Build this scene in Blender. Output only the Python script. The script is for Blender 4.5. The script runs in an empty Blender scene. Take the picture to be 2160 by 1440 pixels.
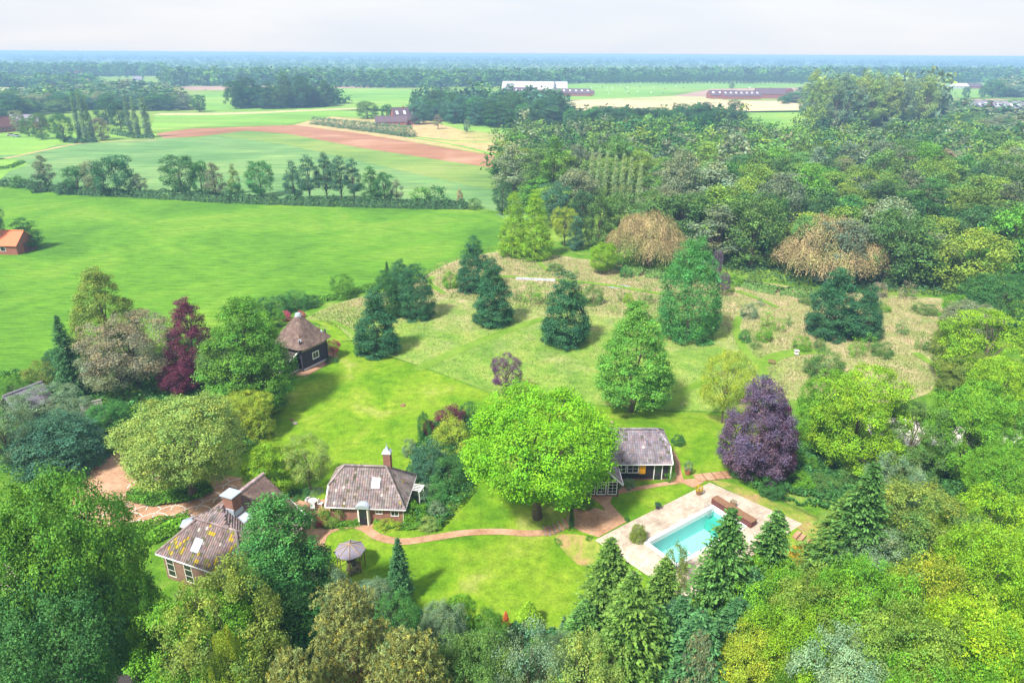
import bpy, bmesh, math, random
import numpy as np
from mathutils import Vector, Matrix, noise
from mathutils.geometry import delaunay_2d_cdt
R = math.radians
sc = bpy.context.scene
COL = sc.collection
# ---------------------------------------------------------------- camera, sky, sun, exposure
CAM_H = 48.0
PITCH, ROLL = R(22.85), R(0.32)
cd = bpy.data.cameras.new('camera'); cam = bpy.data.objects.new('camera', cd); COL.objects.link(cam)
cd.lens = 24.0; cd.sensor_width = 36.0; cd.clip_start = 0.5; cd.clip_end = 40000
CAMM = Matrix.Translation((0, 0, CAM_H)) @ Matrix.Rotation(math.pi/2 - PITCH, 4, 'X') @ Matrix.Rotation(ROLL, 4, 'Z')
cam.matrix_world = CAMM; sc.camera = cam
SUN_EL, SUN_AZ = R(52), R(222)            # azimuth: compass angle of the sun, 0 = +Y, clockwise
EXPOSURE = 0.92
SUN_STRENGTH = 4.4
w = bpy.data.worlds.new('World'); sc.world = w; w.use_nodes = True
nt = w.node_tree; nt.nodes.clear()
def N(t, **k):
    n = nt.nodes.new(t)
    for a, b in k.items(): setattr(n, a, b)
    return n
out = N('ShaderNodeOutputWorld'); mx = N('ShaderNodeMixShader')
sky = N('ShaderNodeTexSky'); sky.sky_type = 'NISHITA'; sky.sun_disc = False
sky.sun_elevation = SUN_EL; sky.sun_rotation = SUN_AZ; sky.altitude = 50; sky.dust_density = 2.0
b1 = N('ShaderNodeBackground'); b1.inputs[1].default_value = 0.08
nt.links.new(sky.outputs[0], b1.inputs[0])
b2 = N('ShaderNodeBackground'); b2.inputs[1].default_value = 0.55
tc = N('ShaderNodeTexCoord'); mp = N('ShaderNodeMapping'); mp.inputs['Scale'].default_value = (1.6, 1.6, 9.0)
nz = N('ShaderNodeTexNoise'); nz.inputs['Scale'].default_value = 1.5; nz.inputs['Detail'].default_value = 5; nz.inputs['Distortion'].default_value = .4
rp = N('ShaderNodeValToRGB'); rp.color_ramp.elements[0].position = .38; rp.color_ramp.elements[1].position = .66
rp.color_ramp.elements[0].color = (0.86, 0.91, 1.0, 1); rp.color_ramp.elements[1].color = (1.0, 1.0, 1.02, 1)
nt.links.new(tc.outputs['Generated'], mp.inputs[0]); nt.links.new(mp.outputs[0], nz.inputs[0])
nt.links.new(nz.outputs[0], rp.inputs[0]); nt.links.new(rp.outputs[0], b2.inputs[0])
mx.inputs[0].default_value = .88
nt.links.new(b1.outputs[0], mx.inputs[1]); nt.links.new(b2.outputs[0], mx.inputs[2]); nt.links.new(mx.outputs[0], out.inputs[0])
sd = bpy.data.lights.new('sun', 'SUN'); sd.energy = SUN_STRENGTH; sd.angle = R(6); sd.color = (1.0, .95, .86)
so = bpy.data.objects.new('sun', sd); COL.objects.link(so)
sun_dir = Vector((math.sin(SUN_AZ)*math.cos(SUN_EL), math.cos(SUN_AZ)*math.cos(SUN_EL), math.sin(SUN_EL)))
so.rotation_euler = sun_dir.to_track_quat('Z', 'Y').to_euler(); so.location = sun_dir*300
vs = sc.view_settings; vs.view_transform = 'Standard'; vs.look = 'None'; vs.exposure = EXPOSURE; vs.gamma = 1; vs.use_curve_mapping = False
sc.render.engine = 'CYCLES'
cy = sc.cycles; cy.max_bounces = 5; cy.diffuse_bounces = 3; cy.glossy_bounces = 2; cy.transmission_bounces = 3; cy.volume_bounces = 1
cy.transparent_max_bounces = 6; cy.use_denoising = True; cy.caustics_reflective = False; cy.caustics_refractive = False
# ---------------------------------------------------------------- placement helpers
F = 1440.0
CR = CAMM.to_3x3()
def ray(px, py): return (CR @ Vector(((px-1080)/F, -(py-720)/F, -1.0)))
RAISED = [(8.5, 58.9), (17.2, 53.4), (33.5, 60.5), (31, 63.5), (25, 70), (27, 80), (9, 80), (4.5, 72), (5.5, 64)]
RAISE_H = 1.2
def sdist(x, y, poly):
    inside = False; best = 1e9; n = len(poly)
    for i in range(n):
        ax, ay = poly[i]; bx, by = poly[(i+1) % n]
        dx, dy = bx-ax, by-ay
        t = max(0, min(1, ((x-ax)*dx+(y-ay)*dy)/(dx*dx+dy*dy)))
        d = math.hypot(x-ax-t*dx, y-ay-t*dy)
        if d < best: best = d
        if (ay > y) != (by > y) and x < (bx-ax)*(y-ay)/(by-ay)+ax: inside = not inside
    return -best if inside else best
def hz(x, y):
    if x < -8 or x > 48 or y < 40 or y > 96: return 0.0
    d = sdist(x, y, RAISED)
    wd = 3.2 if y < 66 else 9.0
    t = max(0, min(1, 1-d/wd)) if d > 0 else 1.0
    return RAISE_H*t*t*(3-2*t)
def G(px, py, z=None):
    """ground point (or point at height z) seen at that place of the photograph"""
    d = ray(px, py); zz = 0.0 if z is None else z
    for _ in range(8 if z is None else 1):
        t = (zz-CAM_H)/d.z; x, y = d.x*t, d.y*t
        if z is None: zz = hz(x, y)
    return Vector((x, y, zz))
def depth(x, y, z): return y*math.cos(PITCH)+(CAM_H-z)*math.sin(PITCH)
# ---------------------------------------------------------------- materials
class NB:
    def __init__(s, m): s.m = m; s.t = m.node_tree; s.t.nodes.clear()
    def n(s, t, **k):
        n = s.t.nodes.new(t)
        for a, b in k.items(): setattr(n, a, b)
        return n
    def l(s, a, b): s.t.links.new(a, b)
    def noise(s, scale, detail=3, vec=None, rough=.55, dist=0):
        n = s.n('ShaderNodeTexNoise'); n.inputs['Scale'].default_value = scale; n.inputs['Detail'].default_value = detail
        n.inputs['Roughness'].default_value = rough; n.inputs['Distortion'].default_value = dist
        if vec is not None: s.l(vec, n.inputs['Vector'])
        return n.outputs[0]
    def pos(s, scale=(1, 1, 1), rot=(0, 0, 0)):
        g = s.n('ShaderNodeNewGeometry'); m = s.n('ShaderNodeMapping'); m.inputs['Scale'].default_value = scale; m.inputs['Rotation'].default_value = rot
        s.l(g.outputs['Position'], m.inputs[0]); return m.outputs[0]
    def obj(s, scale=(1, 1, 1)):
        g = s.n('ShaderNodeTexCoord'); m = s.n('ShaderNodeMapping'); m.inputs['Scale'].default_value = scale
        s.l(g.outputs['Object'], m.inputs[0]); return m.outputs[0]
    def ramp(s, fac, stops):
        r = s.n('ShaderNodeValToRGB'); e = r.color_ramp.elements
        while len(e) < len(stops): e.new(.5)
        for q, (p, c) in zip(e, stops): q.position = p; q.color = (*c, 1)
        s.l(fac, r.inputs[0]); return r.outputs[0]
    def mix(s, fac, a, b, mode='MIX'):
        m = s.n('ShaderNodeMix', data_type='RGBA', blend_type=mode)
        for i, v in ((0, fac), (6, a), (7, b)):
            if hasattr(v, 'links'): s.l(v, m.inputs[i])
            elif i == 0: m.inputs[0].default_value = v
            else: m.inputs[i].default_value = (*v, 1) if len(v) == 3 else v
        return m.outputs[2]
    def fin(s, color, rough=.9, bump=None, bs=.3, bd=.05, spec=.2, metal=0):
        p = s.n('ShaderNodeBsdfPrincipled'); o = s.n('ShaderNodeOutputMaterial')
        if hasattr(color, 'links'): s.l(color, p.inputs['Base Color'])
        else: p.inputs['Base Color'].default_value = (*color, 1)
        p.inputs['Roughness'].default_value = rough; p.inputs['Specular IOR Level'].default_value = spec; p.inputs['Metallic'].default_value = metal
        if bump is not None:
            b = s.n('ShaderNodeBump'); b.inputs['Strength'].default_value = bs; b.inputs['Distance'].default_value = bd
            s.l(bump, b.inputs['Height']); s.l(b.outputs[0], p.inputs['Normal'])
        s.l(p.outputs[0], o.inputs[0]); return s.m
def newmat(name):
    m = bpy.data.materials.new(name); m.use_nodes = True; return NB(m)
def plain(name, col, rough=.8, var=.25, scale=3.0, metal=0, spec=.3, bs=.15):
    b = newmat(name); v = b.obj()
    f = b.noise(scale, 4, v)
    c = b.mix(f, tuple(x*(1-var) for x in col), tuple(min(1, x*(1+var)) for x in col))
    return b.fin(c, rough, b.noise(scale*6, 3, v), bs, .02, spec, metal)
def grassmat(name, stops, s1=.06, s2=.9, s3=6, row=None, mixs=.35, mixf=.35, bd=.08, bs=.5):
    """broad mottling from stops, finer variation on top"""
    b = newmat(name)
    v = b.pos() if row is None else b.pos(row[0], row[1])
    vf = b.pos()
    f = b.noise(s1, 4, vf, .6, .6)
    c = b.ramp(f, stops)
    f2 = b.noise(s2, 5, v, .7)
    c = b.mix(mixs, c, b.ramp(f2 if row is None else b.noise(s2, 5, v, .7), [(.3, (.25, .3, .25)), (.5, (1, 1, 1)), (.72, (1.9, 1.7, 1.2))]), 'MULTIPLY')
    f3 = b.noise(s3, 3, vf, .7)
    c = b.mix(mixf, c, b.ramp(f3, [(.3, (.35, .4, .3)), (.7, (1.7, 1.6, 1.6))]), 'MULTIPLY')
    return b.fin(c, .95, b.noise(s3, 4, v), bs, bd, .05)
M = {}
M['ground'] = grassmat('pasture_ground', [(.3, (.10, .19, .03)), (.5, (.17, .28, .04)), (.7, (.23, .27, .09))], .004, .05, .6)
M['lawn'] = grassmat('mown_lawn', [(.30, (.07, .18, .01)), (.45, (.12, .24, .012)), (.58, (.175, .275, .022)), (.72, (.28, .31, .08))], .13, .8, 4, mixs=.4, mixf=.35, bd=.03)
M['rough_lawn'] = grassmat('wild_border_grass', [(.3, (.05, .14, .012)), (.5, (.10, .22, .02)), (.7, (.20, .27, .06))], .2, 1.2, 7, mixs=.5, mixf=.5)
M['bank'] = grassmat('dry_bank_grass', [(.35, (.15, .23, .03)), (.5, (.25, .27, .06)), (.62, (.33, .24, .11))], .45, 1.2, 9)
M['cut'] = grassmat('mown_strip', [(.35, (.11, .22, .02)), (.65, (.17, .28, .04))], .2, 1.5, 9, mixs=.25, mixf=.3)
M['field'] = grassmat('tall_field_grass', [(.3, (.06, .165, .018)), (.5, (.10, .24, .022)), (.7, (.165, .285, .035))], .03, 1.1, 3.5, row=((.18, 1.0, 1), (0, 0, R(-12))), mixs=.55, mixf=.35, bs=.9, bd=.25)
def meadowmat():
    b = newmat('rough_meadow'); v = b.pos(); sx = b.n('ShaderNodeSeparateXYZ'); b.l(v, sx.inputs[0])
    def m(op, x, y=0.0, clamp=False):
        n = b.n('ShaderNodeMath', operation=op); n.use_clamp = clamp
        for i, q in ((0, x), (1, y)):
            if hasattr(q, 'links'): b.l(q, n.inputs[i])
            else: n.inputs[i].default_value = q
        return n.outputs[0]
    f = m('ADD', m('DIVIDE', m('SUBTRACT', sx.outputs[1], 116.0), 26.0, True), m('DIVIDE', m('SUBTRACT', sx.outputs[0], 36.0), 14.0, True), True)
    f = m('ADD', m('MULTIPLY', f, .95), m('MULTIPLY', m('SUBTRACT', b.noise(.11, 5, v, .65, .5), .5), 2.3), True)
    g = b.ramp(b.noise(.16, 5, v, .6), [(.32, (.10, .21, .03)), (.5, (.17, .28, .045)), (.66, (.25, .31, .07)), (.8, (.36, .34, .14))])
    t = b.ramp(b.noise(.3, 5, v, .65), [(.30, (.15, .23, .06)), (.44, (.25, .28, .10)), (.58, (.36, .31, .17)), (.75, (.44, .34, .23))])
    c = b.mix(f, g, t); c = b.mix(.5, c, b.ramp(b.noise(1.0, 6, v, .75), [(.3, (.4, .45, .4)), (.5, (1, 1, 1)), (.72, (1.6, 1.5, 1.4))]), 'MULTIPLY')
    c = b.mix(.45, c, b.ramp(b.noise(5, 4, v, .75), [(.3, (.4, .4, .4)), (.7, (1.6, 1.6, 1.6))]), 'MULTIPLY')
    return b.fin(c, .95, b.noise(5, 4, v), .6, .15, .05)
M['meadow'] = meadowmat()
M['crop'] = grassmat('blue_green_crop', [(.3, (.09, .20, .07)), (.5, (.13, .25, .09)), (.7, (.20, .30, .11))], .02, .25, 1.5, row=((.12, 1, 1), (0, 0, R(18))), mixs=.5, mixf=.3)
M['lime_crop'] = grassmat('yellow_green_crop', [(.3, (.12, .22, .06)), (.5, (.18, .27, .07)), (.7, (.25, .29, .10))], .02, .3, 1.5, row=((.1, 1, 1), (0, 0, R(18))), mixs=.45)
M['soil'] = grassmat('ploughed_soil', [(.3, (.24, .12, .07)), (.5, (.31, .16, .10)), (.75, (.42, .26, .18))], .02, .35, 2, row=((.08, 1, 1), (0, 0, R(18))), mixs=.3, mixf=.3)
M['beige'] = grassmat('beige_meadow', [(.3, (.22, .27, .08)), (.45, (.38, .31, .14)), (.7, (.44, .32, .18))], .012, .12, .8, mixs=.4)
M['past'] = grassmat('bright_pasture', [(.3, (.13, .28, .05)), (.5, (.17, .33, .055)), (.7, (.25, .35, .08))], .008, .06, .6, row=((.15, 1, 1), (0, 0, 0)), mixs=.35)
M['pale'] = grassmat('pale_pasture', [(.3, (.28, .34, .12)), (.6, (.40, .38, .2))], .01, .1, .6, mixs=.3)
M['stubble'] = grassmat('pale_stubble', [(.3, (.50, .40, .22)), (.6, (.58, .46, .28))], .01, .1, .6, mixs=.2)
M['mauve'] = grassmat('bare_far_soil', [(.3, (.30, .21, .17)), (.6, (.38, .27, .21))], .01, .1, .6, mixs=.25)
M['pave'] = grassmat('brown_clinker_paving', [(.3, (.30, .17, .10)), (.5, (.38, .23, .15)), (.7, (.46, .30, .21))], .35, 3, 18, mixs=.35, mixf=.5, bd=.01)
def slabmat():
    b = newmat('terrace_slabs'); v = b.pos((1, 1, 1), (0, 0, R(-35))); t = b.n('ShaderNodeTexBrick'); b.l(v, t.inputs['Vector']); t.inputs['Scale'].default_value = 1
    t.inputs['Brick Width'].default_value = .6; t.inputs['Row Height'].default_value = .4; t.inputs['Mortar Size'].default_value = .02; t.inputs['Color1'].default_value = (.40, .32, .26, 1); t.inputs['Color2'].default_value = (.50, .41, .34, 1); t.inputs['Mortar'].default_value = (.33, .28, .22, 1)
    c = b.mix(.7, t.outputs[0], b.ramp(b.noise(.45, 6, b.pos(), .75), [(.32, (.55, .55, .5)), (.5, (1, 1, 1)), (.68, (1.35, 1.33, 1.3))]), 'MULTIPLY'); c = b.mix(.5, c, b.ramp(b.noise(5, 5, b.pos(), .75), [(.3, (.6, .6, .6)), (.7, (1.4, 1.4, 1.4))]), 'MULTIPLY')
    return b.fin(c, .85, t.outputs[1], .3, -.01, .2)
M['terrace'] = slabmat()
M['terrace_old'] = grassmat('terrace_slabs', [(.3, (.33, .25, .20)), (.5, (.48, .39, .32)), (.7, (.60, .51, .44))], .5, 2.4, 14, mixs=.35, mixf=.4, bd=.01)
M['road'] = grassmat('pinkish_road', [(.3, (.42, .33, .32)), (.7, (.52, .42, .40))], .3, 2, 12, mixs=.2, mixf=.3, bd=.01)
M['white_stone'] = plain('pale_setts', (.68, .62, .56), .8, .15)
M['white'] = plain('white_paint', (.80, .80, .80), .5, .05)
M['cream'] = plain('cream_paint', (.72, .69, .58), .5, .05)
M['black'] = plain('black_tarred_boards', (.02, .018, .025), .6, .3, 2)
M['slate'] = plain('dark_boards', (.045, .038, .055), .7, .3, 2)
M['yellow'] = plain('yellow_paint', (.85, .38, .015), .5, .06)
M['glass'] = newmat('window_glass').fin((.02, .025, .03), .08, spec=.6)
M['skyglass'] = newmat('skylight_glass').fin((.55, .62, .68), .12, spec=.6)
M['lead'] = plain('lead_sheet', (.42, .48, .56), .45, .15, 2, .3)
M['wood'] = plain('weathered_wood', (.22, .12, .07), .8, .35, 4)
M['palewood'] = plain('reed_matting', (.36, .27, .19), .9, .3, 5)
M['maroon'] = plain('reddish_wood', (.13, .045, .04), .6, .25, 3)
M['terracotta'] = plain('terracotta', (.35, .13, .07), .8, .2)
M['metal'] = plain('steel_rail', (.6, .62, .64), .25, .05, 3, .9)
M['plasterw'] = plain('white_plinth', (.62, .62, .68), .8, .1)
M['felt'] = plain('grey_shingle_felt', (.22, .20, .25), .85, .25, 3)
M['stone'] = plain('grey_stone', (.30, .27, .24), .9, .3, 4)
M['red_roof'] = plain('orange_red_tile', (.62, .17, .08), .8, .2, 2)
M['far_roof'] = plain('dark_far_roof', (.11, .075, .09), .8, .25, .6)
M['far_brick'] = plain('red_far_brick', (.27, .10, .07), .9, .2, .8)
M['far_white'] = plain('pale_far_roof', (.46, .45, .46), .6, .1, .3)
def brick(name, c1, c2, mortar, sc_=1.0):
    b = newmat(name); t = b.n('ShaderNodeTexBrick'); v = b.obj((1, 1, 1))
    sx = b.n('ShaderNodeSeparateXYZ'); b.l(v, sx.inputs[0]); ad = b.n('ShaderNodeMath', operation='ADD'); b.l(sx.outputs[0], ad.inputs[0]); b.l(sx.outputs[1], ad.inputs[1])
    cx = b.n('ShaderNodeCombineXYZ'); b.l(ad.outputs[0], cx.inputs[0]); b.l(sx.outputs[2], cx.inputs[1]); b.l(cx.outputs[0], t.inputs['Vector'])
    t.inputs['Color1'].default_value = (*c1, 1); t.inputs['Color2'].default_value = (*c2, 1); t.inputs['Mortar'].default_value = (*mortar, 1)
    t.inputs['Scale'].default_value = 1; t.inputs['Brick Width'].default_value = .22*sc_; t.inputs['Row Height'].default_value = .07*sc_; t.inputs['Mortar Size'].default_value = .008
    c = b.mix(.4, t.outputs[0], b.ramp(b.noise(2.5, 4, v), [(.3, (.6, .6, .6)), (.7, (1.4, 1.4, 1.4))]), 'MULTIPLY')
    return b.fin(c, .9, t.outputs[1], .3, .01, .1)
M['brick'] = brick('red_brown_brick', (.22, .075, .05), (.30, .11, .075), (.33, .27, .22))
M['brownbrick'] = brick('brown_brick', (.17, .09, .06), (.23, .13, .09), (.28, .22, .18))
def attrmat(name, rough=.85, leaf=False, noisev=None):
    b = newmat(name); oi = b.n('ShaderNodeObjectInfo'); at = b.n('ShaderNodeAttribute'); at.attribute_name = 'leafcol'
    c = b.mix(1.0, oi.outputs['Color'], at.outputs['Color'], 'MULTIPLY')
    if not leaf:
        if noisev: c = b.mix(.6, c, b.ramp(b.noise(noisev, 5, b.obj()), [(.32, (.45, .42, .4)), (.5, (1, 1, 1)), (.7, (1.5, 1.5, 1.45))]), 'MULTIPLY')
        return b.fin(c, rough, b.noise(20, 3, b.obj()), .2, .02, .15)
    d = b.n('ShaderNodeBsdfDiffuse'); t = b.n('ShaderNodeBsdfTranslucent'); g = b.n('ShaderNodeBsdfGlossy'); g.inputs['Roughness'].default_value = .6
    g.inputs['Color'].default_value = (.9, .95, 1, 1)
    b.l(c, d.inputs[0]); tcol = b.mix(1.0, c, (1.25, 1.15, .6), 'MULTIPLY'); b.l(tcol, t.inputs[0])
    m1 = b.n('ShaderNodeMixShader'); m1.inputs[0].default_value = .22; b.l(d.outputs[0], m1.inputs[1]); b.l(t.outputs[0], m1.inputs[2])
    m2 = b.n('ShaderNodeMixShader'); m2.inputs[0].default_value = .012; b.l(m1.outputs[0], m2.inputs[1]); b.l(g.outputs[0], m2.inputs[2])
    o = b.n('ShaderNodeOutputMaterial'); b.l(m2.outputs[0], o.inputs[0]); return b.m
M['leaf'] = attrmat('foliage', leaf=True)
M['tile'] = attrmat('clay_pantiles', .8, noisev=1.4)
M['bark'] = plain('bark', (.11, .085, .06), .95, .35, 3, bs=.6)
M['pinebark'] = plain('pine_bark', (.28, .14, .09), .9, .3, 3)
def thatchmat():
    b = newmat('thatch'); v = b.obj((1, 1, 1))
    c = b.ramp(b.noise(1.3, 6, v, .7), [(.3, (.10, .07, .065)), (.5, (.18, .125, .11)), (.7, (.27, .205, .165))])
    c = b.mix(.7, c, b.ramp(b.noise(9, 5, v, .75), [(.35, (.3, .3, .3)), (.65, (1.6, 1.6, 1.6))]), 'MULTIPLY')
    return b.fin(c, .95, b.noise(7, 5, v, .8), 1.0, .15, .03)
M['thatch'] = thatchmat()
def watermat():
    b = newmat('pool_water'); g = b.n('ShaderNodeBsdfGlass'); g.inputs['IOR'].default_value = 1.33; g.inputs['Roughness'].default_value = .02
    t = b.n('ShaderNodeBsdfTransparent'); t.inputs[0].default_value = (.80, .96, .95, 1); gl = b.n('ShaderNodeBsdfGlossy'); gl.inputs['Roughness'].default_value = .05
    fr = b.n('ShaderNodeFresnel'); fr.inputs[0].default_value = 1.33; m = b.n('ShaderNodeMixShader'); o = b.n('ShaderNodeOutputMaterial')
    bu = b.n('ShaderNodeBump'); bu.inputs['Strength'].default_value = .25; bu.inputs['Distance'].default_value = .02; b.l(b.noise(2.5, 3, b.pos()), bu.inputs['Height'])
    b.l(bu.outputs[0], gl.inputs['Normal']); b.l(bu.outputs[0], fr.inputs['Normal'])
    b.l(fr.outputs[0], m.inputs[0]); b.l(t.outputs[0], m.inputs[1]); b.l(gl.outputs[0], m.inputs[2]); b.l(m.outputs[0], o.inputs[0])
    b.t.nodes.remove(g); return b.m
M['water'] = watermat()
M['pool_in'] = plain('pool_lining', (.36, .70, .68), .6, .08, 1)
M['pool_deep'] = plain('pool_lining_green', (.06, .42, .34), .6, .08, 1)
# ---------------------------------------------------------------- object helpers
def obj(name, me, mat=None, parent=None, kind=None, color=None):
    o = bpy.data.objects.new(name, me)
    if mat is not None and me is not None and not me.materials: me.materials.append(mat)
    COL.objects.link(o)
    if parent is not None: o.parent = parent
    if kind: o['kind'] = kind
    if color: o.color = (*color, 1)
    return o
def thing(name, label, cat, loc=(0, 0, 0), rz=0, group=None):
    o = bpy.data.objects.new(name, None); o.empty_display_size = .3; COL.objects.link(o)
    o.location = loc; o.rotation_euler = (0, 0, rz); o['label'] = label; o['category'] = cat
    if group: o['group'] = group
    return o
def tag(o, label, cat, group=None):
    o['label'] = label; o['category'] = cat
    if group: o['group'] = group
    return o
class MB:
    """collects shapes, builds one mesh"""
    def __init__(s): s.v = []; s.f = []; s.c = []
    def poly(s, pts, c=None):
        n = len(s.v); s.v += [tuple(p) for p in pts]; s.f.append(tuple(range(n, n+len(pts)))); s.c.append(c or (1, 1, 1)); return s
    def box(s, a, b, c=None, rz=0, o=(0, 0, 0)):
        x0, y0, z0 = a; x1, y1, z1 = b; cr, sr = math.cos(rz), math.sin(rz)
        P = [(x, y, z) for z in (z0, z1) for x, y in ((x0, y0), (x1, y0), (x1, y1), (x0, y1))]
        P = [(o[0]+x*cr-y*sr, o[1]+x*sr+y*cr, o[2]+z) for x, y, z in P]; n = len(s.v); s.v += P
        for q in ((3, 2, 1, 0), (4, 5, 6, 7), (0, 1, 5, 4), (1, 2, 6, 5), (2, 3, 7, 6), (3, 0, 4, 7)): s.f.append(tuple(n+i for i in q)); s.c.append(c or (1, 1, 1))
        return s
    def slab(s, pts, t, c=None):
        """polygon with thickness t downwards"""
        n = len(s.v); k = len(pts); s.v += [tuple(p) for p in pts]+[(p[0], p[1], p[2]-t) for p in pts]
        s.f.append(tuple(range(n, n+k))); s.f.append(tuple(range(n+2*k-1, n+k-1, -1))); s.c += [c or (1, 1, 1)]*2
        for i in range(k): s.f.append((n+i, n+k+i, n+k+(i+1) % k, n+(i+1) % k)); s.c.append(c or (1, 1, 1))
        return s
    def tube(s, pts, rads, seg=6, c=None, cap=True):
        pts = [Vector(p) for p in pts]; rings = []
        for i, p in enumerate(pts):
            d = (pts[min(i+1, len(pts)-1)]-pts[max(i-1, 0)])
            if d.length < 1e-6: d = Vector((0, 0, 1))
            d.normalize(); a = d.orthogonal().normalized() if abs(d.z) < .9 else (Vector((1, 0, 0))-d*d.x).normalized(); b = d.cross(a)
            n = len(s.v); rings.append(n)
            for k in range(seg):
                th = 2*math.pi*k/seg; s.v.append(tuple(p+(a*math.cos(th)+b*math.sin(th))*rads[i]))
        for i in range(len(rings)-1):
            for k in range(seg):
                k2 = (k+1) % seg; s.f.append((rings[i]+k, rings[i]+k2, rings[i+1]+k2, rings[i+1]+k)); s.c.append(c or (1, 1, 1))
        if cap: s.f.append(tuple(rings[-1]+k for k in range(seg))); s.c.append(c or (1, 1, 1)); s.f.append(tuple(rings[0]+k for k in range(seg-1, -1, -1))); s.c.append(c or (1, 1, 1))
        return s
    def blob(s, c, r, seg=8, rings=5, col=None):
        n = len(s.v)
        for i in range(rings+1):
            ph = math.pi*i/rings
            for k in range(seg):
                th = 2*math.pi*k/seg; s.v.append((c[0]+r[0]*math.sin(ph)*math.cos(th), c[1]+r[1]*math.sin(ph)*math.sin(th), c[2]-r[2]*math.cos(ph)))
        for i in range(rings):
            for k in range(seg):
                k2 = (k+1) % seg; s.f.append((n+i*seg+k, n+i*seg+k2, n+(i+1)*seg+k2, n+(i+1)*seg+k)); s.c.append(col or (1, 1, 1))
        return s
    def mesh(s, name='part'):
        me = bpy.data.meshes.new(name); me.from_pydata(s.v, [], s.f); me.validate()
        if len(me.polygons) == len(s.c) and any(c != (1, 1, 1) for c in s.c):
            a = me.attributes.new('leafcol', 'FLOAT_COLOR', 'FACE'); a.data.foreach_set('color', np.array([(*c, 1) for c in s.c], dtype=np.float32).ravel())
        elif len(me.polygons):
            a = me.attributes.new('leafcol', 'FLOAT_COLOR', 'FACE'); a.data.foreach_set('color', np.ones(len(me.polygons)*4, dtype=np.float32))
        return me
    def build(s, name, mat, parent=None, kind=None, color=None): return obj(name, s.mesh(name), mat, parent, kind, color)
def quads(name, V, C):
    """V (n,4,3) corners, C (n,3) colour per leaf"""
    n = len(V); me = bpy.data.meshes.new(name)
    me.vertices.add(n*4); me.vertices.foreach_set('co', V.astype(np.float32).ravel())
    me.loops.add(n*4); me.loops.foreach_set('vertex_index', np.arange(n*4, dtype=np.int32))
    me.polygons.add(n); me.polygons.foreach_set('loop_start', np.arange(0, n*4, 4, dtype=np.int32))
    me.update(calc_edges=True)
    a = me.attributes.new('leafcol', 'FLOAT_COLOR', 'FACE'); a.data.foreach_set('color', np.concatenate([C, np.ones((n, 1))], 1).astype(np.float32).ravel())
    return me
# ---------------------------------------------------------------- ground sheets
def inpoly(X, Y, poly):
    ins = np.zeros(len(X), bool); n = len(poly)
    for i in range(n):
        ax, ay = poly[i][0], poly[i][1]; bx, by = poly[(i+1) % n][0], poly[(i+1) % n][1]
        if ay == by: continue
        c = ((ay > Y) != (by > Y)) & (X < (bx-ax)*(Y-ay)/(by-ay)+ax); ins ^= c
    return ins
def smooth_poly(p, n=5):
    """Catmull-Rom through the points, closed"""
    o = []; k = len(p)
    for i in range(k):
        a, b, c, d = (Vector(p[(i+j-1) % k][:2]) for j in range(4))
        for q in range(n):
            t = q/n; o.append(tuple(.5*((2*b)+(c-a)*t+(2*a-5*b+4*c-d)*t*t+(3*b-a-3*c+d)*t**3)))
    return o
def sheet(name, pts, mat, lift, smooth=0, hole=None, parent=None, kind='structure', world=False, step=.6):
    P = [tuple(p[:2]) for p in pts] if world else [tuple(G(*p)[:2]) for p in pts]
    if smooth: P = smooth_poly(P, smooth)
    xs = [p[0] for p in P]; ys = [p[1] for p in P]
    V = [Vector(p) for p in P]; n = len(P); E = [(i, (i+1) % n) for i in range(n)]
    x0, x1 = max(min(xs), -8), min(max(xs), 44); y0, y1 = max(min(ys), 44), min(max(ys), 94)
    if x1 > x0 and y1 > y0:
        gx, gy = np.meshgrid(np.arange(math.ceil(x0/step)*step, x1, step), np.arange(math.ceil(y0/step)*step, y1, step))
        gx, gy = gx.ravel(), gy.ravel(); m = inpoly(gx, gy, P)
        near = np.array([min(math.hypot(a-b[0], c-b[1]) for b in P[::1]) > step*.3 if len(P) < 80 else True for a, c in zip(gx, gy)]) if len(gx) < 9000 else np.ones(len(gx), bool)
        V += [Vector((a, b)) for a, b, q, r_ in zip(gx, gy, m, near) if q and r_]
    if hole:
        V = [v for i, v in enumerate(V) if i < n or sdist(v.x, v.y, hole) > .12]
        b0 = len(V); V += [Vector(h) for h in hole]; E += [(b0+i, b0+(i+1) % len(hole)) for i in range(len(hole))]
    co, ed, fa, *_ = delaunay_2d_cdt(V, E, [list(range(n))], 1, 1e-4)
    me = bpy.data.meshes.new(name); me.from_pydata([(c.x, c.y, hz(c.x, c.y)+lift) for c in co], [], [tuple(f) for f in fa]); me.validate()
    bm = bmesh.new(); bm.from_mesh(me)
    if hole:
        kill = [f for f in bm.faces if inpoly(np.array([f.calc_center_median().x]), np.array([f.calc_center_median().y]), hole)[0]]
        bmesh.ops.delete(bm, geom=kill, context='FACES')
    for f in bm.faces:
        if f.normal.z < 0: f.normal_flip()
    bm.to_mesh(me); bm.free()
    for p in me.polygons: p.use_smooth = True
    return obj(name, me, mat, parent, kind)
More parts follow.
